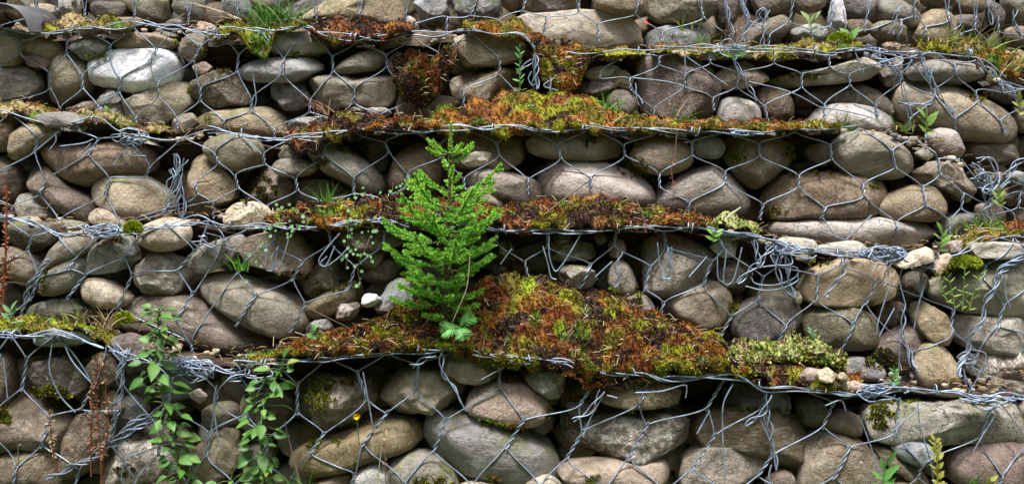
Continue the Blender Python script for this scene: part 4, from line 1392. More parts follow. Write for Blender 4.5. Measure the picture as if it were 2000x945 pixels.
F_ = FACE
moss_patch('moss', 'wide rust and green moss mound around the foot of the spruce',
           [(540, 690, 702), (600, 662, 700), (650, 657, 697), (700, 640, 693), (750, 615, 690), (800, 610, 688), (850, 600, 685), (900, 580, 685),
            (940, 555, 700), (960, 540, 704), (1000, 535, 708), (1050, 545, 710), (1100, 560, 716), (1150, 565, 728), (1200, 578, 728), (1250, 600, 724),
            (1300, 615, 730), (1350, 640, 728), (1400, 660, 728), (1450, 690, 732), (1500, 712, 748)], F_[2] + .015, F_[1] - .004, MIX_RUST, 1, dens=0.13, bulge=0.015)
moss_patch('moss', 'yellow-green moss strip on the lowest ledge at the left edge of the photo',
           [(-60, 625, 652), (0, 628, 650), (60, 622, 650), (110, 626, 648), (160, 638, 655), (200, 645, 668), (235, 655, 684)], F_[2] + .0, F_[1] + .01, MIX_BRIGHT + MIX_OLIVE, 2, dens=0.1)
moss_patch('moss', 'clump of olive moss on the lowest ledge right of the wire tangle', [(455, 705, 722), (490, 690, 718), (530, 688, 712), (560, 690, 706)], F_[2] - .02, F_[1] - .006, MIX_OLIVE, 3)
moss_patch('moss', 'long rust-coloured moss bank on the ledge behind the spruce',
           [(520, 425, 443), (560, 410, 444), (600, 405, 442), (650, 395, 444), (720, 392, 442), (780, 385, 440), (850, 392, 443), (900, 400, 444), (950, 405, 449), (1000, 403, 450),
            (1050, 396, 450), (1100, 390, 450), (1150, 386, 450), (1200, 387, 448), (1250, 400, 446), (1300, 412, 444), (1340, 420, 445), (1390, 430, 449)], F_[3] + .005, F_[2] - .004, MIX_RUST + MIX_DARK, 4, dens=0.13)
moss_patch('moss', 'golden moss mound on the ledge above and right of the spruce tip',
           [(815, 240, 254), (850, 226, 256), (880, 214, 258), (920, 204, 260), (960, 194, 260), (1000, 187, 258), (1050, 180, 254), (1090, 178, 254), (1130, 187, 252), (1180, 212, 253), (1230, 228, 256),
            (1290, 238, 258), (1400, 245, 258), (1500, 247, 258), (1640, 244, 254)], F_[4] + .005, F_[3] - .005, MIX_GOLD, 5, dens=0.13)
moss_patch('moss', 'dark brown moss heap on the ledge left of the spruce tip',
           [(560, 262, 292), (600, 237, 300), (640, 229, 285), (680, 222, 268), (740, 225, 262), (790, 232, 258), (830, 240, 256)], F_[4] + .0, F_[3] - .006, MIX_DARK, 6, dens=0.13)
moss_patch('moss', 'dark red-brown moss strip along the top ledge left of centre', [(605, 52, 74), (650, 41, 84), (700, 42, 82), (760, 45, 78), (810, 54, 75)], F_[5] + .0, F_[4] - .005, MIX_DARK + [(C_RUST, 3)], 7, dens=0.13)
moss_patch('moss', 'dark moss lobe hanging on the stones under the top ledge', [(768, 128, 172), (800, 112, 195), (840, 108, 198), (872, 95, 165), (890, 100, 130)], F_[4] + .02, F_[4] - .01, MIX_DARK + [(C_OLIVE, 2)], 8, dens=0.12)
moss_patch('moss', 'golden moss on the top ledge beside the big pale block', [(905, 50, 62), (960, 40, 66), (1000, 44, 76), (1040, 58, 92)], F_[5], F_[4] - .004, MIX_GOLD, 9, dens=0.13)
moss_patch('moss', 'olive moss spilling down the gap between the two baskets', [(1030, 66, 105), (1060, 76, 150), (1085, 84, 182), (1110, 90, 180), (1135, 94, 150), (1160, 97, 118)], F_[4] + .07, F_[4] + .004, MIX_GOLD + MIX_DARK, 10, dens=0.13)
moss_patch('moss', 'thin moss line on the top ledge under the big pale block', [(1150, 96, 110), (1200, 99, 109), (1260, 98, 106)], F_[5], F_[4] - .002, MIX_GOLD, 11)
moss_patch('moss', 'green moss hanging over the top ledge under the grassy herb', [(430, 54, 72), (470, 51, 76), (495, 50, 108), (522, 50, 108), (540, 52, 66), (600, 48, 58)], F_[5] - .01, F_[4] - .004, MIX_GREEN, 12)
moss_patch('moss', 'thin olive moss on the top ledge right of the purple block', [(1270, 92, 106), (1400, 92, 112), (1500, 94, 116), (1600, 92, 110), (1680, 84, 100)], F_[5] - .005, F_[4] + .01, MIX_OLIVE + [(C_STRAW, 2)], 13, dens=0.08)
moss_patch('moss', 'reddish and green moss on the right end of the middle ledge', [(1840, 470, 492), (1880, 458, 492), (1920, 450, 470), (1960, 446, 466), (2060, 445, 466)], F_[3] - .01, F_[2] + .01, MIX_GOLD + [(C_GREEN, 2)], 14)
moss_patch('moss', 'dry mossy litter at the left end of the upper ledge', [(-60, 205, 220), (40, 205, 232), (90, 210, 246), (140, 216, 245), (200, 222, 238), (260, 235, 262), (330, 250, 268)], F_[4] - .005, F_[3] + .01, MIX_GOLD + [(C_STRAW, 6), (C_DARK, 3)], 15, dens=0.07)
moss_patch('moss', 'moss and straw on the top ledge at the upper left corner', [(60, 46, 62), (110, 42, 62), (180, 44, 60), (260, 46, 56)], F_[5] - .01, F_[4] + .0, MIX_OLIVE + [(C_STRAW, 3), (C_YG, 3)], 16)
moss_patch('moss', 'dry grassy moss at the upper right corner ledge', [(1790, 82, 100), (1860, 80, 104), (1920, 88, 120), (1970, 100, 150), (2060, 110, 165)], F_[5] - .02, F_[4] + .02, MIX_OLIVE + [(C_STRAW, 4), (C_ORANGE, 2), (C_GREEN, 3)], 17)
moss_patch('sedum', 'pale yellow-green sedum mat on the lower ledge right of the moss mound', [(1415, 690, 705), (1450, 672, 712), (1500, 668, 712), (1550, 662, 706), (1600, 672, 712), (1650, 700, 725)], F_[2] - .015, F_[1] + .03, MIX_SEDUM, 18, dens=0.05, size=0.0095, cell=10, bulge=0.0, cat='sedum', leaves=6)
moss_patch('sedum', 'small pale sedum patch at the right end of the rusty moss bank', [(1375, 438, 448), (1410, 430, 450), (1450, 432, 454), (1480, 446, 462)], F_[3] - .01, F_[2] + .005, MIX_SEDUM, 19, dens=0.045, size=0.008, cell=10, bulge=0.0, cat='sedum', leaves=6)
moss_patch('moss', 'golden green moss strip under the sedum on the lower ledge', [(1440, 708, 742), (1500, 712, 756), (1560, 712, 756), (1620, 722, 764), (1680, 735, 766)], F_[1] + .06, F_[1] - .002, MIX_GOLD + [(C_STRAW, 3), (C_DARK, 2)], 20, dens=0.09)
moss_patch('moss', 'ragged moss fringe hanging under the ledge below the mound', [(1100, 715, 738), (1150, 728, 758), (1200, 732, 760), (1250, 730, 748), (1300, 732, 742)], F_[1] + .04, F_[1] + .0, MIX_RUST + MIX_DARK, 21, dens=0.1)

for x, y, r, Y, lab in ((260, 448, 14, F_[2] - .012, 'round bright green moss cushion on a grey stone at left'),
                        (1880, 515, 30, F_[2] + .0, 'flat bright green moss cushion on the right ledge boulder'),
                        (1640, 84, 20, F_[5] - .03, 'bright green moss tuft on the top ledge at right'),
                        (242, 625, 14, F_[2] - .02, 'green moss cushion beside the long brown boulder, over the nettles')):
    rs = np.random.default_rng(int(x))
    hh = 0.45 if r > 25 else 0.85
    a, b_ = rs.uniform(0, 2 * math.pi, 900), np.arccos(rs.uniform(-0.2, 1, 900))
    n_ = np.stack([np.sin(b_) * np.cos(a), np.sin(b_) * np.sin(a), np.cos(b_)], 1)
    c_ = np.array(at(x, y, Y))
    rr = r * Y / FPX
    P = c_ + n_ * rr * np.array([1, 0.8, hh]) * (1 + 0.12 * vnoise(n_ * 3 + x)[:, None])
    bf = Buf()
    bf.add(*tufts(P, n_, pick(MIX_BRIGHT, 900, rs), 0.006, 4, rs))
    u_, w_ = np.meshgrid(np.linspace(0, 2 * math.pi, 17)[:-1], np.linspace(0.02, 1.9, 9), indexing='ij')
    nb = np.stack([np.sin(w_) * np.cos(u_), np.sin(w_) * np.sin(u_), np.cos(w_)], 2).reshape(-1, 3)
    i_, j_ = np.meshgrid(np.arange(16), np.arange(8), indexing='ij')
    bf.add(c_ + nb * rr * 0.97 * np.array([1, 0.8, hh]), np.stack([i_ * 9 + j_, i_ * 9 + j_ + 1, ((i_ + 1) % 16) * 9 + j_ + 1, ((i_ + 1) % 16) * 9 + j_], 2).reshape(-1, 4), (.16, .2, .012))
    tag(bf.build('moss_cushion', M_MOSS, None, True, origin=c_), lab, 'moss', 'moss cushions', 'stuff')

# thin moss growing on the stones themselves
SPOTS = {
    5: [(155, 8, 15, 10, 'g'), (415, 18, 18, 12, 'g'), (130, 42, 30, 7, 'o'), (890, 22, 10, 8, 'g'), (470, 45, 40, 8, 'g'), (860, 50, 25, 8, 'g')],
    4: [(505, 82, 30, 26, 'o'), (440, 128, 36, 18, 'g'), (575, 107, 55, 5, 'g'), (190, 110, 22, 6, 'g'), (348, 85, 12, 12, 'g'), (375, 182, 8, 15, 'g'), (565, 163, 14, 6, 'o'),
        (1400, 116, 45, 8, 'y'), (1395, 130, 25, 10, 'g'), (1510, 142, 22, 14, 'o'), (1505, 160, 14, 7, 'y'), (395, 98, 10, 12, 'g'), (925, 135, 28, 7, 'o'), (960, 138, 14, 5, 'g'),
        (1235, 118, 22, 14, 'g'), (1100, 120, 45, 45, 'o'), (1560, 150, 50, 6, 'g'), (770, 95, 16, 20, 'o'), (1940, 120, 40, 25, 'r'), (1915, 190, 30, 12, 'o'), (410, 235, 12, 5, 'y'), (310, 262, 40, 8, 'r')],
    3: [(500, 370, 42, 32, 'd'), (690, 276, 45, 24, 'o'), (700, 295, 10, 18, 'r'), (1550, 285, 34, 28, 'o'), (1590, 330, 60, 13, 'o'), (1240, 328, 34, 22, 'o'), (1442, 306, 20, 11, 'g'),
        (1730, 364, 34, 8, 'g'), (1095, 256, 38, 9, 'g'), (1155, 275, 14, 22, 'd'), (620, 318, 35, 8, 'd'), (160, 270, 40, 15, 'o'), (1240, 280, 16, 8, 'o'), (1550, 338, 14, 10, 'd'), (1510, 415, 30, 10, 'o'), (10, 306, 14, 4, 'g'), (215, 262, 22, 14, 'o')],
    2: [(640, 472, 45, 24, 'd'), (625, 490, 26, 18, 'g'), (560, 540, 50, 10, 'd'), (1690, 594, 45, 8, 'o'), (84, 545, 10, 26, 'o'), (215, 470, 26, 9, 'r'), (1110, 462, 34, 14, 'o'), (1440, 472, 12, 12, 'r'),
        (1190, 575, 24, 14, 'y'), (1435, 600, 14, 18, 'g'), (1010, 520, 45, 40, 'r'), (1030, 490, 60, 24, 'd'), (1245, 585, 16, 14, 'g'), (1370, 650, 60, 14, 'o'), (660, 560, 50, 12, 'd'), (1720, 700, 40, 20, 'd'),
        (1250, 560, 12, 12, 'd'), (1860, 530, 34, 14, 'o'), (1600, 515, 20, 8, 'o')],
    1: [(155, 690, 40, 18, 'g'), (95, 768, 48, 16, 'g'), (125, 790, 40, 12, 'g'), (625, 765, 38, 36, 'g'), (700, 745, 40, 10, 'o'), (955, 825, 40, 10, 'g'), (1000, 838, 45, 10, 'r'), (1076, 805, 14, 26, 'g'),
        (1722, 812, 28, 26, 'g'), (1745, 782, 50, 8, 'g'), (1250, 803, 70, 4, 'g'), (850, 940, 50, 10, 'o'), (960, 935, 20, 8, 'o'), (1480, 800, 70, 5, 'g'), (1550, 815, 22, 14, 'd'), (10, 815, 14, 20, 'g'),
        (620, 865, 45, 12, 'g'), (690, 828, 30, 8, 'g'), (440, 745, 20, 20, 'g'), (1160, 935, 18, 10, 'g'), (700, 700, 60, 16, 'r'), (245, 765, 40, 8, 'd'), (1000, 735, 35, 15, 'r'), (1130, 765, 40, 20, 'o'), (500, 850, 40, 12, 'd'), (240, 915, 24, 18, 'd')],
}
MM = {'g': MIX_GREEN, 'o': MIX_OLIVE, 'y': MIX_BRIGHT, 'd': [(C_DARK, 3), (C_GREEN, 2), (C_OLIVE, 2)], 'r': MIX_RUST}
for k, lst in SPOTS.items():
    buf = Buf()
    rs = np.random.default_rng(60 + k)
    for cx, cy, rx, ry, m in lst:
        n = int(rx * ry * math.pi * 0.16)
        P, Q = [], []
        for _ in range(n):
            a, q = rs.uniform(0, 6.283), math.sqrt(rs.uniform(0, 1))
            x, y = cx + rx * q * math.cos(a), cy + ry * q * math.sin(a)
            if vnoise(np.array([[x / 9, y / 9, k * 5.0]]))[0] < -0.25 + 0.7 * q - 0.3:
                continue
            d = (at(x, y, 1.0) - CAM).normalized()
            hit = STONE_BVH.ray_cast(CAM, d, 3.0)
            if hit[0] is None or hit[0].y > FACE[k] + 0.16 or hit[0].y < FACE[k] - 0.06:
                continue
            nn = hit[1] if hit[1].dot(d) < 0 else -hit[1]
            P.append(hit[0])
            Q.append((nn + Vector((0, 0, 0.5))).normalized())
        if P:
            P, Q = np.array(P), np.array(Q)
            buf.add(*tufts(P + Q * 0.0005, Q, pick(MM[m], len(P), rs), 0.0055, 4, rs))
    o = buf.build('moss_growth', M_MOSS, GAB[k])
    o.matrix_parent_inverse = Matrix.Translation(GAB[k].location).inverted()
    tag(o, kind='stuff')

# dry needles, straw and bark bits lying along the ledges
for k in (1, 2, 3, 4):
    buf = Buf()
    rs = np.random.default_rng(80 + k)
    for _ in range(620):
        x = rs.uniform(-1.15, 1.15)
        yy = FACE[k] + rs.uniform(0.0, 0.12)
        z = float(ledge_z(k, x)) + 0.010 + rs.uniform(0, 0.006)
        L = rs.uniform(0.006, 0.024)
        d = np.array([rs.normal(), rs.normal() * .6, rs.normal() * .25])
        d *= L / np.linalg.norm(d)
        p = np.array([x, yy, z])
        c = np.array([C_STRAW, (.22, .13, .07), (.35, .27, .17), (.12, .07, .04)][rs.integers(4)]) * rs.uniform(.7, 1.2)
        tube(buf, [p, p + d * .5 + [0, 0, .001], p + d], rs.uniform(.0004, .001), 3, c)
    for _ in range(260):
        x = rs.uniform(-1.15, 1.15)
        v, f = unit[rs.integers(len(unit))]
        p = np.array([x, FACE[k] + rs.uniform(0.01, 0.13), float(ledge_z(k, x)) - 0.006 + rs.uniform(0, .004)])
        buf.add(v[:, [0, 2, 1]] * rs.uniform(.003, .009) * np.array([1, 1, .8]) + p, f, np.array(PAL[random.choice('tghpbc')]) * rs.uniform(.6, 1.0))
    tag(buf.build('litter', M_DRY, None, False), ['dry needles and straw scattered on the lowest ledge', 'dry needles and straw scattered on the ledge behind the spruce',
                                                  'dry needles and straw scattered on the ledge above the spruce tip', 'dry needles and straw scattered on the top ledge'][k - 1], 'litter', None, 'stuff')


# ------------------------------------------------------------------ the young spruce
def needle_set(buf, P, rs, color, length=0.011, per_m=1500, up=0.35):
    """needles round a twig given as an array of points"""
    P = np.asarray(P, float)
    seg = np.linalg.norm(np.diff(P, axis=0), axis=1)
    cum = np.concatenate([[0], np.cumsum(seg)])
    n = max(6, int(cum[-1] * per_m))
    s = rs.uniform(0, cum[-1], n)
    base = np.stack([np.interp(s, cum, P[:, i]) for i in range(3)], 1)
    T = np.stack([np.interp(s, cum, np.gradient(P[:, i], cum)) for i in range(3)], 1)
    T /= np.linalg.norm(T, axis=1)[:, None] + 1e-9
    r = rs.normal(0, 1, (n, 3))
    r -= (r * T).sum(1)[:, None] * T
    r /= np.linalg.norm(r, axis=1)[:, None] + 1e-9
    r[:, 2] += up
    tip = s / cum[-1]
    d = T * (0.45 + 0.5 * tip[:, None] ** 3) + r * 0.8
    d /= np.linalg.norm(d, axis=1)[:, None]
    L = length * rs.uniform(.75, 1.15, n) * (1 - 0.35 * tip ** 4)
    w = np.cross(d, rs.normal(0, 1, (n, 3)))
    w /= np.linalg.norm(w, axis=1)[:, None] + 1e-9
    hw = 0.00085
    V = np.stack([base - w * hw * .6, base + w * hw * .6, base + d * L[:, None] * .6 + w * hw, base + d * L[:, None], base + d * L[:, None] * .6 - w * hw], 1).reshape(-1, 3)
    F = []
    q = np.arange(n)[:, None] * 5
    F4 = np.concatenate([q + np.array([[0, 1, 2, 4]]), q + np.array([[4, 2, 3, 3]])])
    c = np.asarray(color) * rs.uniform(.7, 1.25, (n, 1)) * rs.uniform(.92, 1.08, (n, 3))
    # drop the degenerate quad: give the tip a hair of width
    V = V.reshape(n, 5, 3)
    tipw = V[:, 3] + w * hw * .25
    V = np.concatenate([V, tipw[:, None]], 1).reshape(-1, 3)
    q = np.arange(n)[:, None] * 6
    F4 = np.concatenate([q + np.array([[0, 1, 2, 4]]), q + np.array([[4, 2, 5, 3]])])
    buf.add(V, F4, np.repeat(c, 6, 0))


SY = F_[1] + 0.035
PXM = SY / FPX
base = np.array(at(866, 634, SY))
topp = np.array(at(881, 238, SY - 0.01))
sp = empty('spruce_sapling', base)
tag(sp, 'young bright green spruce growing out of the moss on the lowest ledge', 'spruce')
INV = Matrix.Translation(sp.location).inverted()


def under(o, root):
    o.parent = root
    o.matrix_parent_inverse = Matrix.Translation(root.location).inverted()
    return o


tr_px = [(866, 634), (869, 560), (874, 480), (877, 400), (879, 320), (881, 240)]
trunk = spline([np.array(at(x, y, SY - 0.01 * i / 5)) for i, (x, y) in enumerate(tr_px)], 0.006)
tb = Buf()
tube(tb, trunk, np.linspace(0.0055, 0.0012, len(trunk)), 8)
under(tb.build('trunk', M_BARK), sp)
nb = Buf()
rs = np.random.default_rng(5)
G_NEW, G_MID, G_OLD = (.42, .74, .09), (.25, .60, .07), (.13, .40, .06)
nl = len(trunk)
needle_set(nb, trunk[int(nl * .80):], rs, G_NEW, 0.0060, 3000, 0.2)
needle_set(nb, trunk[int(nl * .55):int(nl * .82)], rs, G_NEW, 0.0065, 1300, 0.1)
under(nb.build('needles', M_NEEDLE, None, False), sp)
hw_y = [300, 330, 345, 370, 420, 460, 500, 550, 590, 620]
hw_l = [42, 34, 44, 92, 108, 122, 136, 116, 80, 45]
hw_r = [42, 42, 44, 82, 114, 118, 108, 92, 80, 70]


def trunk_at(ypx):
    z = at(870, ypx, SY).z
    i = np.argmin(np.abs(trunk[:, 2] - z))
    return trunk[i]


def spruce_branch(P0, az, L, rise, age, rs):
    d = np.array([math.cos(az), math.sin(az), 0.0])
    wall = F_[2] + 0.03 - P0[1]
    if d[1] > 0.05:
        L = min(L, max(0.03, wall / d[1]))
    t = np.linspace(0, 1, 9)[:, None]
    bend = rs.normal(0, 0.10)
    side = np.array([-d[1], d[0], 0])
    ax = P0 + d * L * t + np.array([0, 0, 1.0]) * L * (rise * t - 0.10 * np.sin(t * math.pi) + 0.16 * t ** 3) + side * bend * L * t ** 2
    stem = Buf()
    tube(stem, ax, np.linspace(0.0021, 0.0009, 9) * (0.6 + 4 * L), 5)
    nd = Buf()
    young = np.array(G_NEW) * (1 - age) + np.array(G_MID) * age
    mid = np.array(G_MID) * (1 - age * .6) + np.array(G_OLD) * age * .6
    needle_set(nd, ax[3:], rs, young * .7 + mid * .3, 0.0072, 2900)
    needle_set(nd, ax[:4], rs, mid, 0.0070, 800)
    ntw = int(L / 0.0125) if L > 0.046 else 0
    for q in range(ntw):
        s = 0.22 + 0.72 * (q + 0.5) / max(1, ntw)
        p = np.array([np.interp(s, t[:, 0], ax[:, i]) for i in range(3)])
        sg = 1 if q % 2 else -1
        ang = math.radians(rs.uniform(38, 58)) * sg
        dd = d * math.cos(ang) + side * math.sin(ang) + np.array([0, 0, rs.uniform(0.0, 0.35)])
        l2 = (0.40 * L * (1 - s) + 0.013) * rs.uniform(.8, 1.2)
        u = np.linspace(0, 1, 5)[:, None]
        tw = p + dd * l2 * u + np.array([0, 0, 1]) * l2 * 0.10 * u ** 2
        if tw[:, 1].max() > F_[2] + 0.04:
            continue
        tube(stem, tw, 0.0008, 4)
        needle_set(nd, tw, rs, young if rs.uniform() < .6 else mid, 0.0070, 2900)
    so = under(stem.build('branch', M_BARK), sp)
    no = nd.build('needles', M_NEEDLE, None, False)
    no.parent = so
    return so


rs = np.random.default_rng(21)
# top whorl
for az, L, rise in ((3.05, 44, .45), (-0.15, 44, .30), (-2.3, 46, .35), (-0.9, 40, .30), (0.9, 30, .4), (3.45, 46, .05)):
    spruce_branch(trunk_at(302), az, L * PXM, rise, 0.0, rs)
ys = 318.0
q = 0
while ys < 622:
    ytip = ys - 15
    az = (q * 2.39996 + rs.uniform(-.3, .3)) % (2 * math.pi)
    hw = np.interp(ytip, hw_y, hw_l if math.cos(az) < 0 else hw_r)
    front = -math.sin(az)
    L = hw * PXM * rs.uniform(.72, 1.22) * (1.0 if front > -0.2 else 0.8)
    L = max(L, 0.022)
    rise = np.interp(ys, [320, 420, 520, 620], [.50, .42, .20, -.04]) + rs.uniform(-.1, .1)
    spruce_branch(trunk_at(ys), az, L, rise, float(np.interp(ys, [320, 620], [0.15, 0.75])), rs)
    ys += float(np.interp(ys, [320, 380, 450, 620], [16.0, 10.5, 6.0, 5.2]))
    q += 1


# ------------------------------------------------------------------ leafy plants
def leaf_mesh(name, teeth, wid, color, fold=0.25, curl=0.25, depth=0.13, peak=0.38):
    """unit-length leaf along +x, toothed outline, folded along the midrib"""
    n = teeth * 2 + 2
    mids, left, right = [], [], []
    for i in range(n + 1):
        t = i / n
        w = wid * (math.sin(math.pi * min(1, t) ** (math.log(.5) / math.log(peak))) ** 0.9) if 0 < t < 1 else 0.0
        if i % 2 and teeth:
            w *= 1 - depth * 1.6
        z = -curl * t * t + (0.018 if i % 2 else -0.012) * (1 if teeth > 5 else 0)
        mids.append((t, 0, z))
        tx = t + (0.02 if (i % 2 == 0 and teeth) else 0)
        left.append((tx, w, z + fold * w))
        right.append((tx, -w, z + fold * w))
    v = mids + left + right
    m = n + 1
    f = []
    for i in range(n):
        f.append((i, i + 1, m + i + 1, m + i))
        f.append((i + 1, i, 2 * m + i, 2 * m + i + 1))
    me = bpy.data.meshes.new(name)
    me.from_pydata(v, [], f)
    me.polygons.foreach_set('use_smooth', [True] * len(f))
    ca = me.color_attributes.new('col', 'FLOAT_COLOR', 'POINT')
    c = np.ones((len(v), 4), np.float32)
    c[:, :3] = color
    c[:m, :3] *= 1.25
    ca.data.foreach_set('color', c.ravel())
    me.materials.append(M_LEAF)
    return me


def place_leaf(me, root, p, d, nrm, L, name='leaf'):
    d = Vector(d).normalized()
    nrm = Vector(nrm)
    y = nrm.cross(d).normalized()
    z = d.cross(y).normalized()
    M = Matrix(((d.x, y.x, z.x, p[0]), (d.y, y.y, z.y, p[1]), (d.z, y.z, z.z, p[2]), (0, 0, 0, 1))) @ Matrix.Scale(L, 4)
    o = bpy.data.objects.new(name, me)
    col.objects.link(o)
    o.parent = root
    o.matrix_world = M
    o.matrix_parent_inverse = Matrix.Identity(4)
    o.matrix_basis = Matrix.Translation(root.location).inverted() @ M
    return o


NETTLE = [leaf_mesh('nettle_leaf', 9, 0.34, c, fold=f, curl=cu) for c, f, cu in
          (((.075, .19, .030), .3, .25), ((.048, .135, .022), .2, .35), ((.12, .25, .05), .35, .15), ((.085, .20, .035), .15, .45), ((.17, .22, .04), .3, .5), ((.06, .16, .03), .5, .3))]


def nettle(label, px, Y, sizes, spacing, seed):
    rs = np.random.default_rng(seed)
    path = spline([np.array(at(x, y, Y)) for x, y in px], 0.004)
    root = empty('nettle', path[0])
    tag(root, label, 'nettle', 'nettles in front of the lowest tier')
    sb = Buf()
    tube(sb, path, np.linspace(0.0022, 0.001, len(path)), 6, (.10, .14, .05))
    under(sb.build('stem', M_LEAF), root)
    seg = np.linalg.norm(np.diff(path, axis=0), axis=1)
    cum = np.concatenate([[0], np.cumsum(seg)])
    s, q = spacing * 0.5, 0
    while s < cum[-1]:
        f = s / cum[-1]
        p = np.array([np.interp(s, cum, path[:, i]) for i in range(3)])
        L = np.interp(f, [a for a, _ in sizes], [b for _, b in sizes]) * Y / FPX
        az0 = (q % 2) * math.pi / 2 + rs.uniform(-.45, .45) + 0.3
        for h in (0, math.pi):
            az = az0 + h
            d = np.array([math.cos(az), math.sin(az) * 0.7, rs.uniform(-.55, .25) if f < .93 else rs.uniform(.1, .6)])
            if d[1] > 0.25:
                d[1] *= 0.3
                d[0] += rs.choice([-.7, .7])
            d /= np.linalg.norm(d)
            pl = p + d * L * rs.uniform(.2, 1.0)
            pet = Buf()
            if rs.uniform() < .55:
                d3 = d * .4 + np.array([rs.normal(0, .6), -.5, rs.uniform(-.3, .8)])
                place_leaf(NETTLE[rs.integers(4)], root, p, d3, (rs.normal(0, .5), -.7, .6), L * rs.uniform(.3, .55))
            LL = L * rs.uniform(.55, 1.2)
            nr = np.array([rs.normal(0, .45), -0.6 + rs.normal(0, .35), 0.8])
            lo = place_leaf(NETTLE[rs.choice(6, p=[.25, .25, .15, .2, .05, .1])], root, pl, d, nr, LL)
            tube(pet, spline([p, (p + pl) / 2 + [0, 0, .002], pl], .004), .0008, 4, (.10, .16, .05))
            under(pet.build('leaf_stalk', M_LEAF), root)
        s += spacing * rs.uniform(.8, 1.2) * (0.55 if f > .85 else 1)
        q += 1
    return root


nettle('tall nettle at left reaching up to the long brown boulder', [(352, 985), (348, 900), (330, 820), (306, 735), (306, 680), (311, 600)], F_[1] - .035,
       [(0, 26), (.3, 29), (.6, 32), (.8, 31), (.93, 25), (1, 18)], 0.0085, 31)
nettle('shorter second nettle growing just right of the tall nettle', [(520, 1000), (515, 920), (508, 840), (520, 770), (552, 715)], F_[1] - .035,
       [(0, 26), (.3, 29), (.7, 31), (.9, 28), (1, 25)], 0.0082, 32)
nettle('low nettle shoot at the bottom between the two taller nettles', [(455, 985), (452, 940), (455, 915)], F_[1] - .03, [(0, 40), (.6, 38), (1, 30)], 0.016, 33)


def grass(label, x, y, Y, n, h, spread, color, seed, name='grass_tuft', cat='grass', lean=0.0, wid=0.0016, mat=None, group='grass tufts on the ledges'):
    rs = np.random.default_rng(seed)
    b = Buf()
    c0 = np.array(at(x, y, Y))
    m = Y / FPX
    for _ in range(n):
        p = c0 + np.array([rs.normal(0, spread * .35) * m, rs.normal(0, .008), rs.uniform(-.004, .002)])
        L = h * m * rs.uniform(.45, 1.1)
        az = rs.uniform(0, 2 * math.pi)
        out = rs.uniform(.1, .75)
        d = np.array([math.cos(az) * out + lean, -abs(math.sin(az)) * out * .7, 1.0])
        d /= np.linalg.norm(d)
        t = np.linspace(0, 1, 6)[:, None]
        ax = p + d * L * t + np.array([d[0] * .5, d[1] * .5, -.45 * out]) * L * t ** 2.2
        s = np.cross(d, rs.normal(0, 1, 3))
        s /= np.linalg.norm(s)
        w = wid * (1 - t ** 1.6) * rs.uniform(.7, 1.2) + 0.00015
        V = np.concatenate([ax - s * w, ax + s * w])
        k = np.arange(5)
        F = np.stack([k, k + 1, k + 7, k + 6], 1)
        cc = np.array(color[rs.integers(len(color))]) * rs.uniform(.75, 1.25)
        b.add(V, F, cc)
    return tag(b.build(name, mat or M_LEAF, None, True, origin=c0), label, cat, group)


GG = [(.12, .33, .03), (.17, .40, .05), (.08, .24, .03)]
GY = [(.28, .38, .06), (.35, .40, .10), (.42, .36, .16), (.20, .34, .05)]
GD = [(.36, .27, .16), (.42, .33, .20), (.28, .19, .11)]
grass('dense tuft of green grass standing left of the spruce under a grey boulder', 640, 402, F_[3] - .015, 26, 62, 28, GG, 1)
grass('small bright grass tuft on the golden moss mound', 975, 232, F_[4] - .03, 16, 48, 22, GG, 2)
grass('grass tuft at the right end of the golden moss mound', 1190, 218, F_[4] - .015, 22, 44, 26, GG, 3)
grass('sparse grass stalks in front of the purple block', 1322, 256, F_[4] - .03, 14, 80, 24, GY + GG, 4)
grass('grass blades in front of the grey block on the top tier', 1365, 96, F_[5] - .02, 14, 50, 22, GG, 5)
grass('wide patch of long pale grass on the top ledge at right', 1850, 104, F_[5] - .04, 60, 62, 70, GY + GG, 6)
grass('long pale grass right of the wide grass patch on the top ledge', 1925, 118, F_[5] - .04, 45, 66, 60, GY + GG, 26)
grass('dry blond grass at the upper right corner', 1965, 150, F_[4] + .03, 46, 60, 60, GY + GD, 7)
grass('thin grass blades beside the pale grey boulder on the upper ledge', 1652, 254, F_[4] - .02, 14, 52, 24, GG, 8)
grass('grass tuft on the ledge at the right below the wire knot', 1925, 455, F_[3] - .02, 40, 58, 60, GY + GG, 9)
grass('dry straw tuft on the lowest ledge left of the long brown boulder', 215, 640, F_[2] - .025, 34, 52, 30, GD, 10, mat=M_DRY)
grass('dry straw wisps on the lowest ledge above the yellow-green moss', 155, 632, F_[2] - .02, 26, 42, 36, GD + GY, 11, mat=M_DRY)
grass('leafy green herb tuft on the top ledge above the hanging moss', 540, 50, F_[5] - .03, 90, 66, 60, [(.16, .36, .08), (.24, .42, .12), (.10, .26, .05)], 12, wid=0.0024)
grass('grass blades at the bottom edge right of the nettles', 592, 975, F_[1] - .03, 14, 90, 40, GG, 13)
grass('grass blades at the bottom edge left of the mottled purple boulder', 1890, 975, F_[1] - .03, 12, 80, 40, GG, 14)
grass('fine grass tuft between tan boulders at the upper ledge right', 1765, 256, F_[4] - .02, 14, 48, 34, GY + GG, 15)
grass('green weed sprouting between pale rocks under the cream rock', 470, 528, F_[2] - .012, 26, 42, 26, GG, 16)
grass('wispy grass on the top tier left of the knotted wires', 1340, 60, F_[5] - .01, 8, 45, 30, GY, 17)
grass('dry grass bent over the red-brown stones by the hanging moss', 640, 222, F_[4] - .012, 14, 60, 30, [(.25, .12, .08), (.30, .18, .12)], 18, mat=M_DRY, lean=-.6)
grass('straw stems lying across the top ledge at upper left', 470, 40, F_[5] - .02, 12, 80, 30, GD + [(.5, .45, .35)], 19, mat=M_DRY, lean=-1.6)


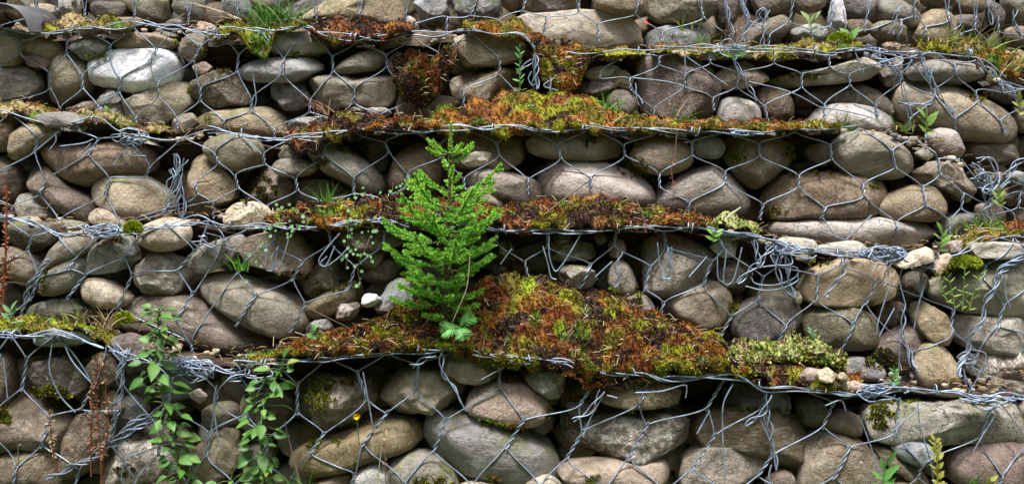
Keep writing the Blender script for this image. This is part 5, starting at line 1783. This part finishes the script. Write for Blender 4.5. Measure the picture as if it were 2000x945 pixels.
grass('tall thin dry stems standing in the grass at the upper right', 1890, 108, F_[5] - .035, 18, 120, 70, GD + [(.30, .26, .12)], 27, wid=.0008)
grass('tall thin stems in front of the knotted wires on the top tier', 1440, 92, F_[5] - .02, 12, 100, 40, [(.24, .14, .10), (.3, .2, .14)], 28, wid=.0008, mat=M_DRY)
grass('thin reddish stems on the dark moss of the top ledge', 880, 110, F_[4] - .02, 10, 70, 40, [(.24, .12, .08), (.3, .2, .14)], 29, wid=.0007, mat=M_DRY)


def herb(label, x, y, Y, h, n, leaf, color, seed, lean=0.0, wid=0.2, name='herb', cat='plant', parts=True, group='small herbs on the wall'):
    rs = np.random.default_rng(seed)
    m = Y / FPX
    p0 = np.array(at(x, y, Y))
    me = leaf_mesh('herb_leaf', 3, wid, [x * .75 for x in color], fold=.2, curl=.15)
    root = empty(name, p0)
    tag(root, label, cat, group)
    path = spline([p0, p0 + np.array([lean * .4, -.004, .5]) * h * m, p0 + np.array([lean, -.01, 1]) * h * m], .004)
    sb = Buf()
    tube(sb, path, np.linspace(.0014, .0007, len(path)), 5, np.array(color) * .8)
    under(sb.build('stem', M_LEAF), root)
    for q in range(n):
        f = (q + .6) / n
        p = path[min(len(path) - 1, int(f * len(path)))]
        az = q * 2.4 + rs.uniform(-.3, .3)
        d = (math.cos(az), -abs(math.sin(az)) * .6 + .1, rs.uniform(.1, .9) + f * .5)
        place_leaf(me, root, p, d, (rs.normal(0, .3), -.8, .5), leaf * m * rs.uniform(.7, 1.15))
    return root


herb('leafy green herb at the bottom edge below the tan boulder', 1722, 962, F_[1] - .03, 60, 9, 34, (.14, .36, .08), 1, .1)
herb('bright leafy herb on the upper ledge left of the round beige stone', 1808, 262, F_[4] - .04, 30, 8, 30, (.26, .44, .10), 2)
herb('small green plant in front of the wedge of rock on the right ledge', 1838, 490, F_[2] + .01, 38, 8, 24, (.22, .42, .10), 3)
herb('lowest bright herb on the right slope under the wire knot', 1950, 402, F_[3] - .02, 20, 7, 24, (.34, .44, .12), 4)
herb('yellow-green herb at the right edge below the top ledge', 1990, 225, F_[4] - .02, 26, 8, 24, (.38, .42, .10), 5)
herb('green sprig on the ledge left of the upright cream boulder', 1745, 752, F_[2] - .05, 28, 16, 16, (.16, .42, .12), 6, wid=.16)
herb('bluish green shoot rising from the sedum mat', 1585, 690, F_[2] - .03, 46, 18, 15, (.26, .46, .26), 7, wid=.16)
herb('green leafy weed under the ledge right of the big grey block', 1392, 472, F_[2] - .015, 20, 7, 22, (.20, .42, .08), 8, .3)
herb('small herb left of the wire rope at the left edge', 22, 632, F_[1] + .05, 26, 6, 24, (.18, .36, .14), 9)
herb('broad leaf plant on the top ledge next to the moss tuft', 1655, 92, F_[5] - .04, 16, 5, 26, (.22, .42, .12), 10, .3, .3)
herb('pale leaves beside the rounded stone on the top tier', 1585, 60, F_[5] - .01, 20, 5, 26, (.36, .48, .20), 11, -.2)
herb('tiny clover on the moss mound left of the spruce', 610, 665, F_[1] + .05, 22, 4, 18, (.20, .44, .14), 12, 0, .42)
herb('green seedling on the ledge above the tan boulder', 1245, 250, F_[4] - .03, 20, 8, 18, (.20, .42, .10), 13, 0, .3)
herb('cluster of small leaves on the ledge below the purple block', 1225, 252, F_[4] - .035, 16, 9, 16, (.24, .42, .10), 14, 0, .35)
herb('small weed growing on the tan block under the top ledge', 1015, 186, F_[4] - .015, 88, 16, 14, (.14, .34, .08), 15, 0, .16)
herb('weed sprig on the ledge below the white stone', 215, 236, F_[4] - .03, 16, 8, 15, (.26, .42, .12), 16, 0, .3)
for q, (x, y, hh, ln) in enumerate(((1865, 600, 60, -.3), (1880, 606, 90, .0), (1893, 605, 70, .25), (1850, 590, 46, -.5))):
    herb(['leftmost thin willow shoot in front of the big grey boulder at right', 'tallest thin willow shoot in front of the big grey boulder at right',
          'right-hand thin willow shoot in front of the big grey boulder', 'shortest willow shoot in front of the big grey boulder at right'][q], x, y, F_[2] - .03, hh, 11, 17, (.26, .40, .08), 20 + q, ln, .10,
         name='willow_shoot', group='willow shoots by the right boulder')
herb('yellow-green flower spike at the bottom edge at right', 1832, 970, F_[1] - .03, 118, 34, 19, (.45, .45, .10), 30, -.1, .24, name='goldenrod', cat='flower spike')
herb('low yellow-green weed in the bottom right corner', 1925, 985, F_[1] - .03, 50, 9, 22, (.42, .46, .10), 31, .1, .24)


# feathery leaves below the spruce
def feather(label, px_list, Y, color):
    m = Y / FPX
    root = empty('yarrow', at(*px_list[0][0], Y))
    tag(root, label, 'plant')
    rs = np.random.default_rng(77)
    for (a, b) in px_list:
        p0, p1 = np.array(at(*a, Y)), np.array(at(*b, Y - .015))
        bf = Buf()
        t = np.linspace(0, 1, 14)[:, None]
        ax = p0 * (1 - t) + p1 * t + np.array([0, -.010, .006]) * np.sin(t * math.pi)
        tube(bf, ax, np.linspace(.0012, .0004, 14), 4, color)
        d = (p1 - p0) / np.linalg.norm(p1 - p0)
        sd_ = np.cross(d, [0, -1, .3])
        sd_ /= np.linalg.norm(sd_)
        for i in range(20):
            f = i / 20
            p = np.array([np.interp(f, t[:, 0], ax[:, c]) for c in range(3)])
            for sg in (-1, 1):
                L = (0.0135 * math.sin(math.pi * min(1, f * .85 + .12)) + .003) * rs.uniform(.8, 1.15)
                q = p + (sd_ * sg * .9 + d * .6 + np.array([0, -.25, .2]) * rs.normal(.6, .5)) * L
                mid = (p + q) / 2
                w = d * .0008
                bf.add(np.array([p - w, p + w, mid + w * 1.1, q, mid - w * 1.1, q + w * .2]), [[0, 1, 2, 4], [4, 2, 5, 3]], np.array(color) * rs.uniform(.75, 1.2))
        under(bf.build('leaf', M_LEAF, None, False), root)
    return root


feather('pale green feathery leaves hanging over the ledge below the spruce', [((898, 640), (862, 653)), ((898, 640), (908, 664)), ((898, 640), (928, 620))], F_[1] - .005, (.15, .42, .10))

# creeping clover vine left of the spruce
vb = Buf()
rs = np.random.default_rng(91)
cl = []
for path in ([(760, 395), (735, 420), (720, 470), (700, 520), (705, 560)], [(705, 375), (690, 400), (680, 440), (682, 480), (676, 520)], [(800, 365), (770, 380), (740, 390)],
             [(560, 425), (580, 440), (570, 460), (560, 470)], [(540, 420), (530, 440), (520, 470), (490, 520)], [(640, 400), (660, 420), (700, 430), (720, 445)]):
    ctr = spline([np.array(at(x, y, (F_[3] if y < 440 else F_[2]) - .018)) for x, y in path], .004)
    tube(vb, ctr, .0007, 4, (.16, .14, .06))
    for p in ctr[::3]:
        for _ in range(2):
            c = p + rs.normal(0, .010, 3) * [1, .5, 1]
            n = np.array([rs.normal(0, .4), -.8, .6])
            n /= np.linalg.norm(n)
            a = np.cross(n, [1, 0, .1])
            a /= np.linalg.norm(a)
            b = np.cross(n, a)
            r = rs.uniform(.0022, .0046)
            an = np.linspace(0, 2 * math.pi, 9)[:-1]
            V = c + r * (np.cos(an)[:, None] * a + np.sin(an)[:, None] * b * .85)
            V = np.vstack([V, c - n * .001])
            F = [[8, i, (i + 1) % 8, (i + 2) % 8] for i in range(0, 8, 2)]
            vb.add(V, F, np.array([(.08, .21, .05), (.11, .25, .08), (.05, .15, .04)][rs.integers(3)]) * rs.uniform(.8, 1.2))
o = vb.build('clover_vine', M_LEAF, None, False, origin=np.array(at(700, 480, F_[2])))
tag(o, 'trailing vine with small round clover leaves left of the spruce', 'vine')


# dry stalks
def stalk(label, px, Y, r, color, bits, seed, name='dry_stalk', cat='stalk', bitc=None):
    rs = np.random.default_rng(seed)
    P = spline([np.array(at(x, y, Y)) for x, y in px], .004)
    b = Buf()
    tube(b, P, np.linspace(r, r * .5, len(P)), 5, color)
    for _ in range(bits):
        p = P[int(len(P) * rs.uniform(.25, 1)) - 1]
        d = np.array([rs.normal(), rs.normal() * .5, rs.normal(.3)])
        d *= rs.uniform(.003, .011) / np.linalg.norm(d)
        w = np.cross(d, rs.normal(0, 1, 3))
        w *= .0016 / np.linalg.norm(w)
        cc = np.array(bitc or color) * rs.uniform(.7, 1.5)
        b.add(np.array([p, p + d * .6 + w, p + d, p + d * .6 - w]), [[0, 1, 2, 3]], cc)
    return tag(b.build(name, M_DRY, None, True, origin=np.array(P[0])), label, cat, 'dry stalks')


RB = (.17, .055, .03)
stalk('red-brown dock stalk with seed husks at the left edge', [(2, 650), (8, 560), (12, 470), (14, 360)], F_[2] - .04, .0022, (.22, .07, .03), 160, 1, bitc=(.26, .10, .05))
stalk('second dock stalk, shorter and bent, at the left edge', [(-8, 650), (0, 580), (18, 520), (28, 500)], F_[2] - .04, .0018, RB, 90, 2, bitc=(.24, .10, .06))
stalk('tallest dry red stalk in front of the lower left stones', [(200, 960), (195, 860), (188, 770), (190, 690)], F_[1] - .03, .0016, RB, 120, 3, bitc=(.22, .11, .06))
stalk('dry red stalk with husks directly left of the tallest one', [(178, 930), (178, 850), (180, 790), (178, 745)], F_[1] - .03, .0015, RB, 80, 4, bitc=(.24, .13, .07))
stalk('thin dry stalk crossing right of the tallest red stalk', [(197, 950), (204, 880), (212, 820), (200, 700)], F_[1] - .028, .0014, RB, 90, 5, bitc=(.26, .17, .10))
stalk('short dry stalk with pale top over the lower left boulder', [(112, 920), (104, 880), (99, 840), (95, 800)], F_[1] - .03, .0014, RB, 70, 6, bitc=(.34, .26, .16))
stalk('grey dead stem in the lower left corner', [(36, 960), (36, 900), (36, 850), (48, 820), (52, 812)], F_[1] - .03, .0008, (.16, .13, .12), 12, 7)
stalk('dead brown stem leaning at the bottom right of the second nettle', [(590, 960), (575, 900), (562, 850), (556, 820)], F_[1] - .03, .0014, (.24, .17, .14), 0, 8)
stalk('straight brown twig slanting across the ledge right of the spruce', [(1020, 452), (1085, 402), (1158, 347)], F_[2] + .03, .0022, (.20, .15, .12), 0, 9, name='twig', cat='twig')
stalk('bleached forked twig on the ledge beside the sedum patch', [(1415, 430), (1430, 417), (1447, 405)], F_[2] + .04, .0028, (.55, .50, .42), 0, 10, name='twig', cat='twig')
stalk('thin dark twig over the moss left of the spruce', [(596, 598), (640, 620), (682, 640)], F_[2] - .03, .0014, (.15, .10, .08), 0, 11, name='twig', cat='twig')
stalk('pale dry stem hanging in front of the spruce foot', [(918, 500), (912, 560), (896, 600), (884, 628)], F_[1] - .06, .0008, (.50, .38, .28), 0, 12)
stalk('thin red vine hanging in front of the big boulders right of centre', [(1322, 262), (1318, 300), (1312, 330), (1318, 390)], F_[3] - .015, .0009, (.30, .12, .10), 10, 13)
stalk('reddish rootlets hanging over the ledge right of the twig', [(1243, 390), (1255, 420), (1262, 455)], F_[2] - .01, .0009, (.34, .20, .16), 8, 14)
stalk('white bent stem across the pebble at lower centre', [(735, 960), (742, 900), (748, 850), (750, 820)], F_[1] - .03, .0010, (.36, .40, .20), 4, 15)
stalk('brown dry stem behind the white bent one', [(754, 960), (752, 900), (750, 840)], F_[1] - .02, .0009, (.24, .13, .10), 10, 16)

# yellow flower
fp = np.array(at(697, 813, F_[1] - .03))
fl = empty('hawkweed', at(700, 850, F_[1] - .02))
tag(fl, 'single yellow flower in front of the layered brown rock', 'flower')
b = Buf()
tube(b, spline([np.array(at(702, 870, F_[1] - .015)), np.array(at(699, 840, F_[1] - .025)), fp], .004), .0008, 5, (.20, .34, .08))
under(b.build('stem', M_LEAF), fl)
b = Buf()
for i in range(16):
    a = i * 2.4
    d = np.array([math.cos(a), -.5, math.sin(a) * .6 + .3])
    d *= .0075 / np.linalg.norm(d)
    w = np.cross(d, [0, 1, 0.2])
    w *= .0016 / np.linalg.norm(w)
    b.add(np.array([fp, fp + d * .7 + w, fp + d, fp + d * .7 - w]), [[0, 1, 2, 3]], (.85, .55, .01))
under(b.build('petals', M_LEAF, None, False), fl)
# red leaf
rl = empty('red_leaf', at(1264, 44, F_[5] - .02))
tag(rl, 'tiny bright red leaf above the grey block on the top tier', 'leaf')
place_leaf(leaf_mesh('red_leaf', 0, .4, (.65, .03, .02)), rl, at(1258, 44, F_[5] - .02), (1, -.2, -.2), (0, -.8, .5), .011, 'blade')

# grey sheet poking in at the top left corner
arc = [(-70, 12), (-30, 8), (5, 10), (24, 16), (40, 28), (50, 44), (57, 64)]
pth = spline(arc, 3)
fr = at_np(pth, F_[4] - .05)
bk = fr + np.array([0.0, .13, .012])
nn = np.gradient(fr, axis=0)
nn = np.stack([-nn[:, 2], 0 * nn[:, 0], nn[:, 0]], 1)
nn /= np.linalg.norm(nn, axis=1)[:, None]
th_ = np.linspace(.005, .002, len(fr))[:, None]
V = np.concatenate([fr, fr + nn * th_, bk + nn * th_, bk])
n = len(fr)
i = np.arange(n - 1)
F = np.concatenate([np.stack([i + a * n, i + 1 + a * n, i + 1 + ((a + 1) % 4) * n, i + ((a + 1) % 4) * n], 1) for a in range(4)] + [np.array([[0, n, 2 * n, 3 * n], [n - 1, 4 * n - 1, 3 * n - 1, 2 * n - 1]])])
o = quick_mesh('drain_sheet', V - fr[-1], F, M_SHEET, None, False)
o.location = fr[-1]
tag(o, 'bent grey sheet poking in at the top left corner', 'sheet')
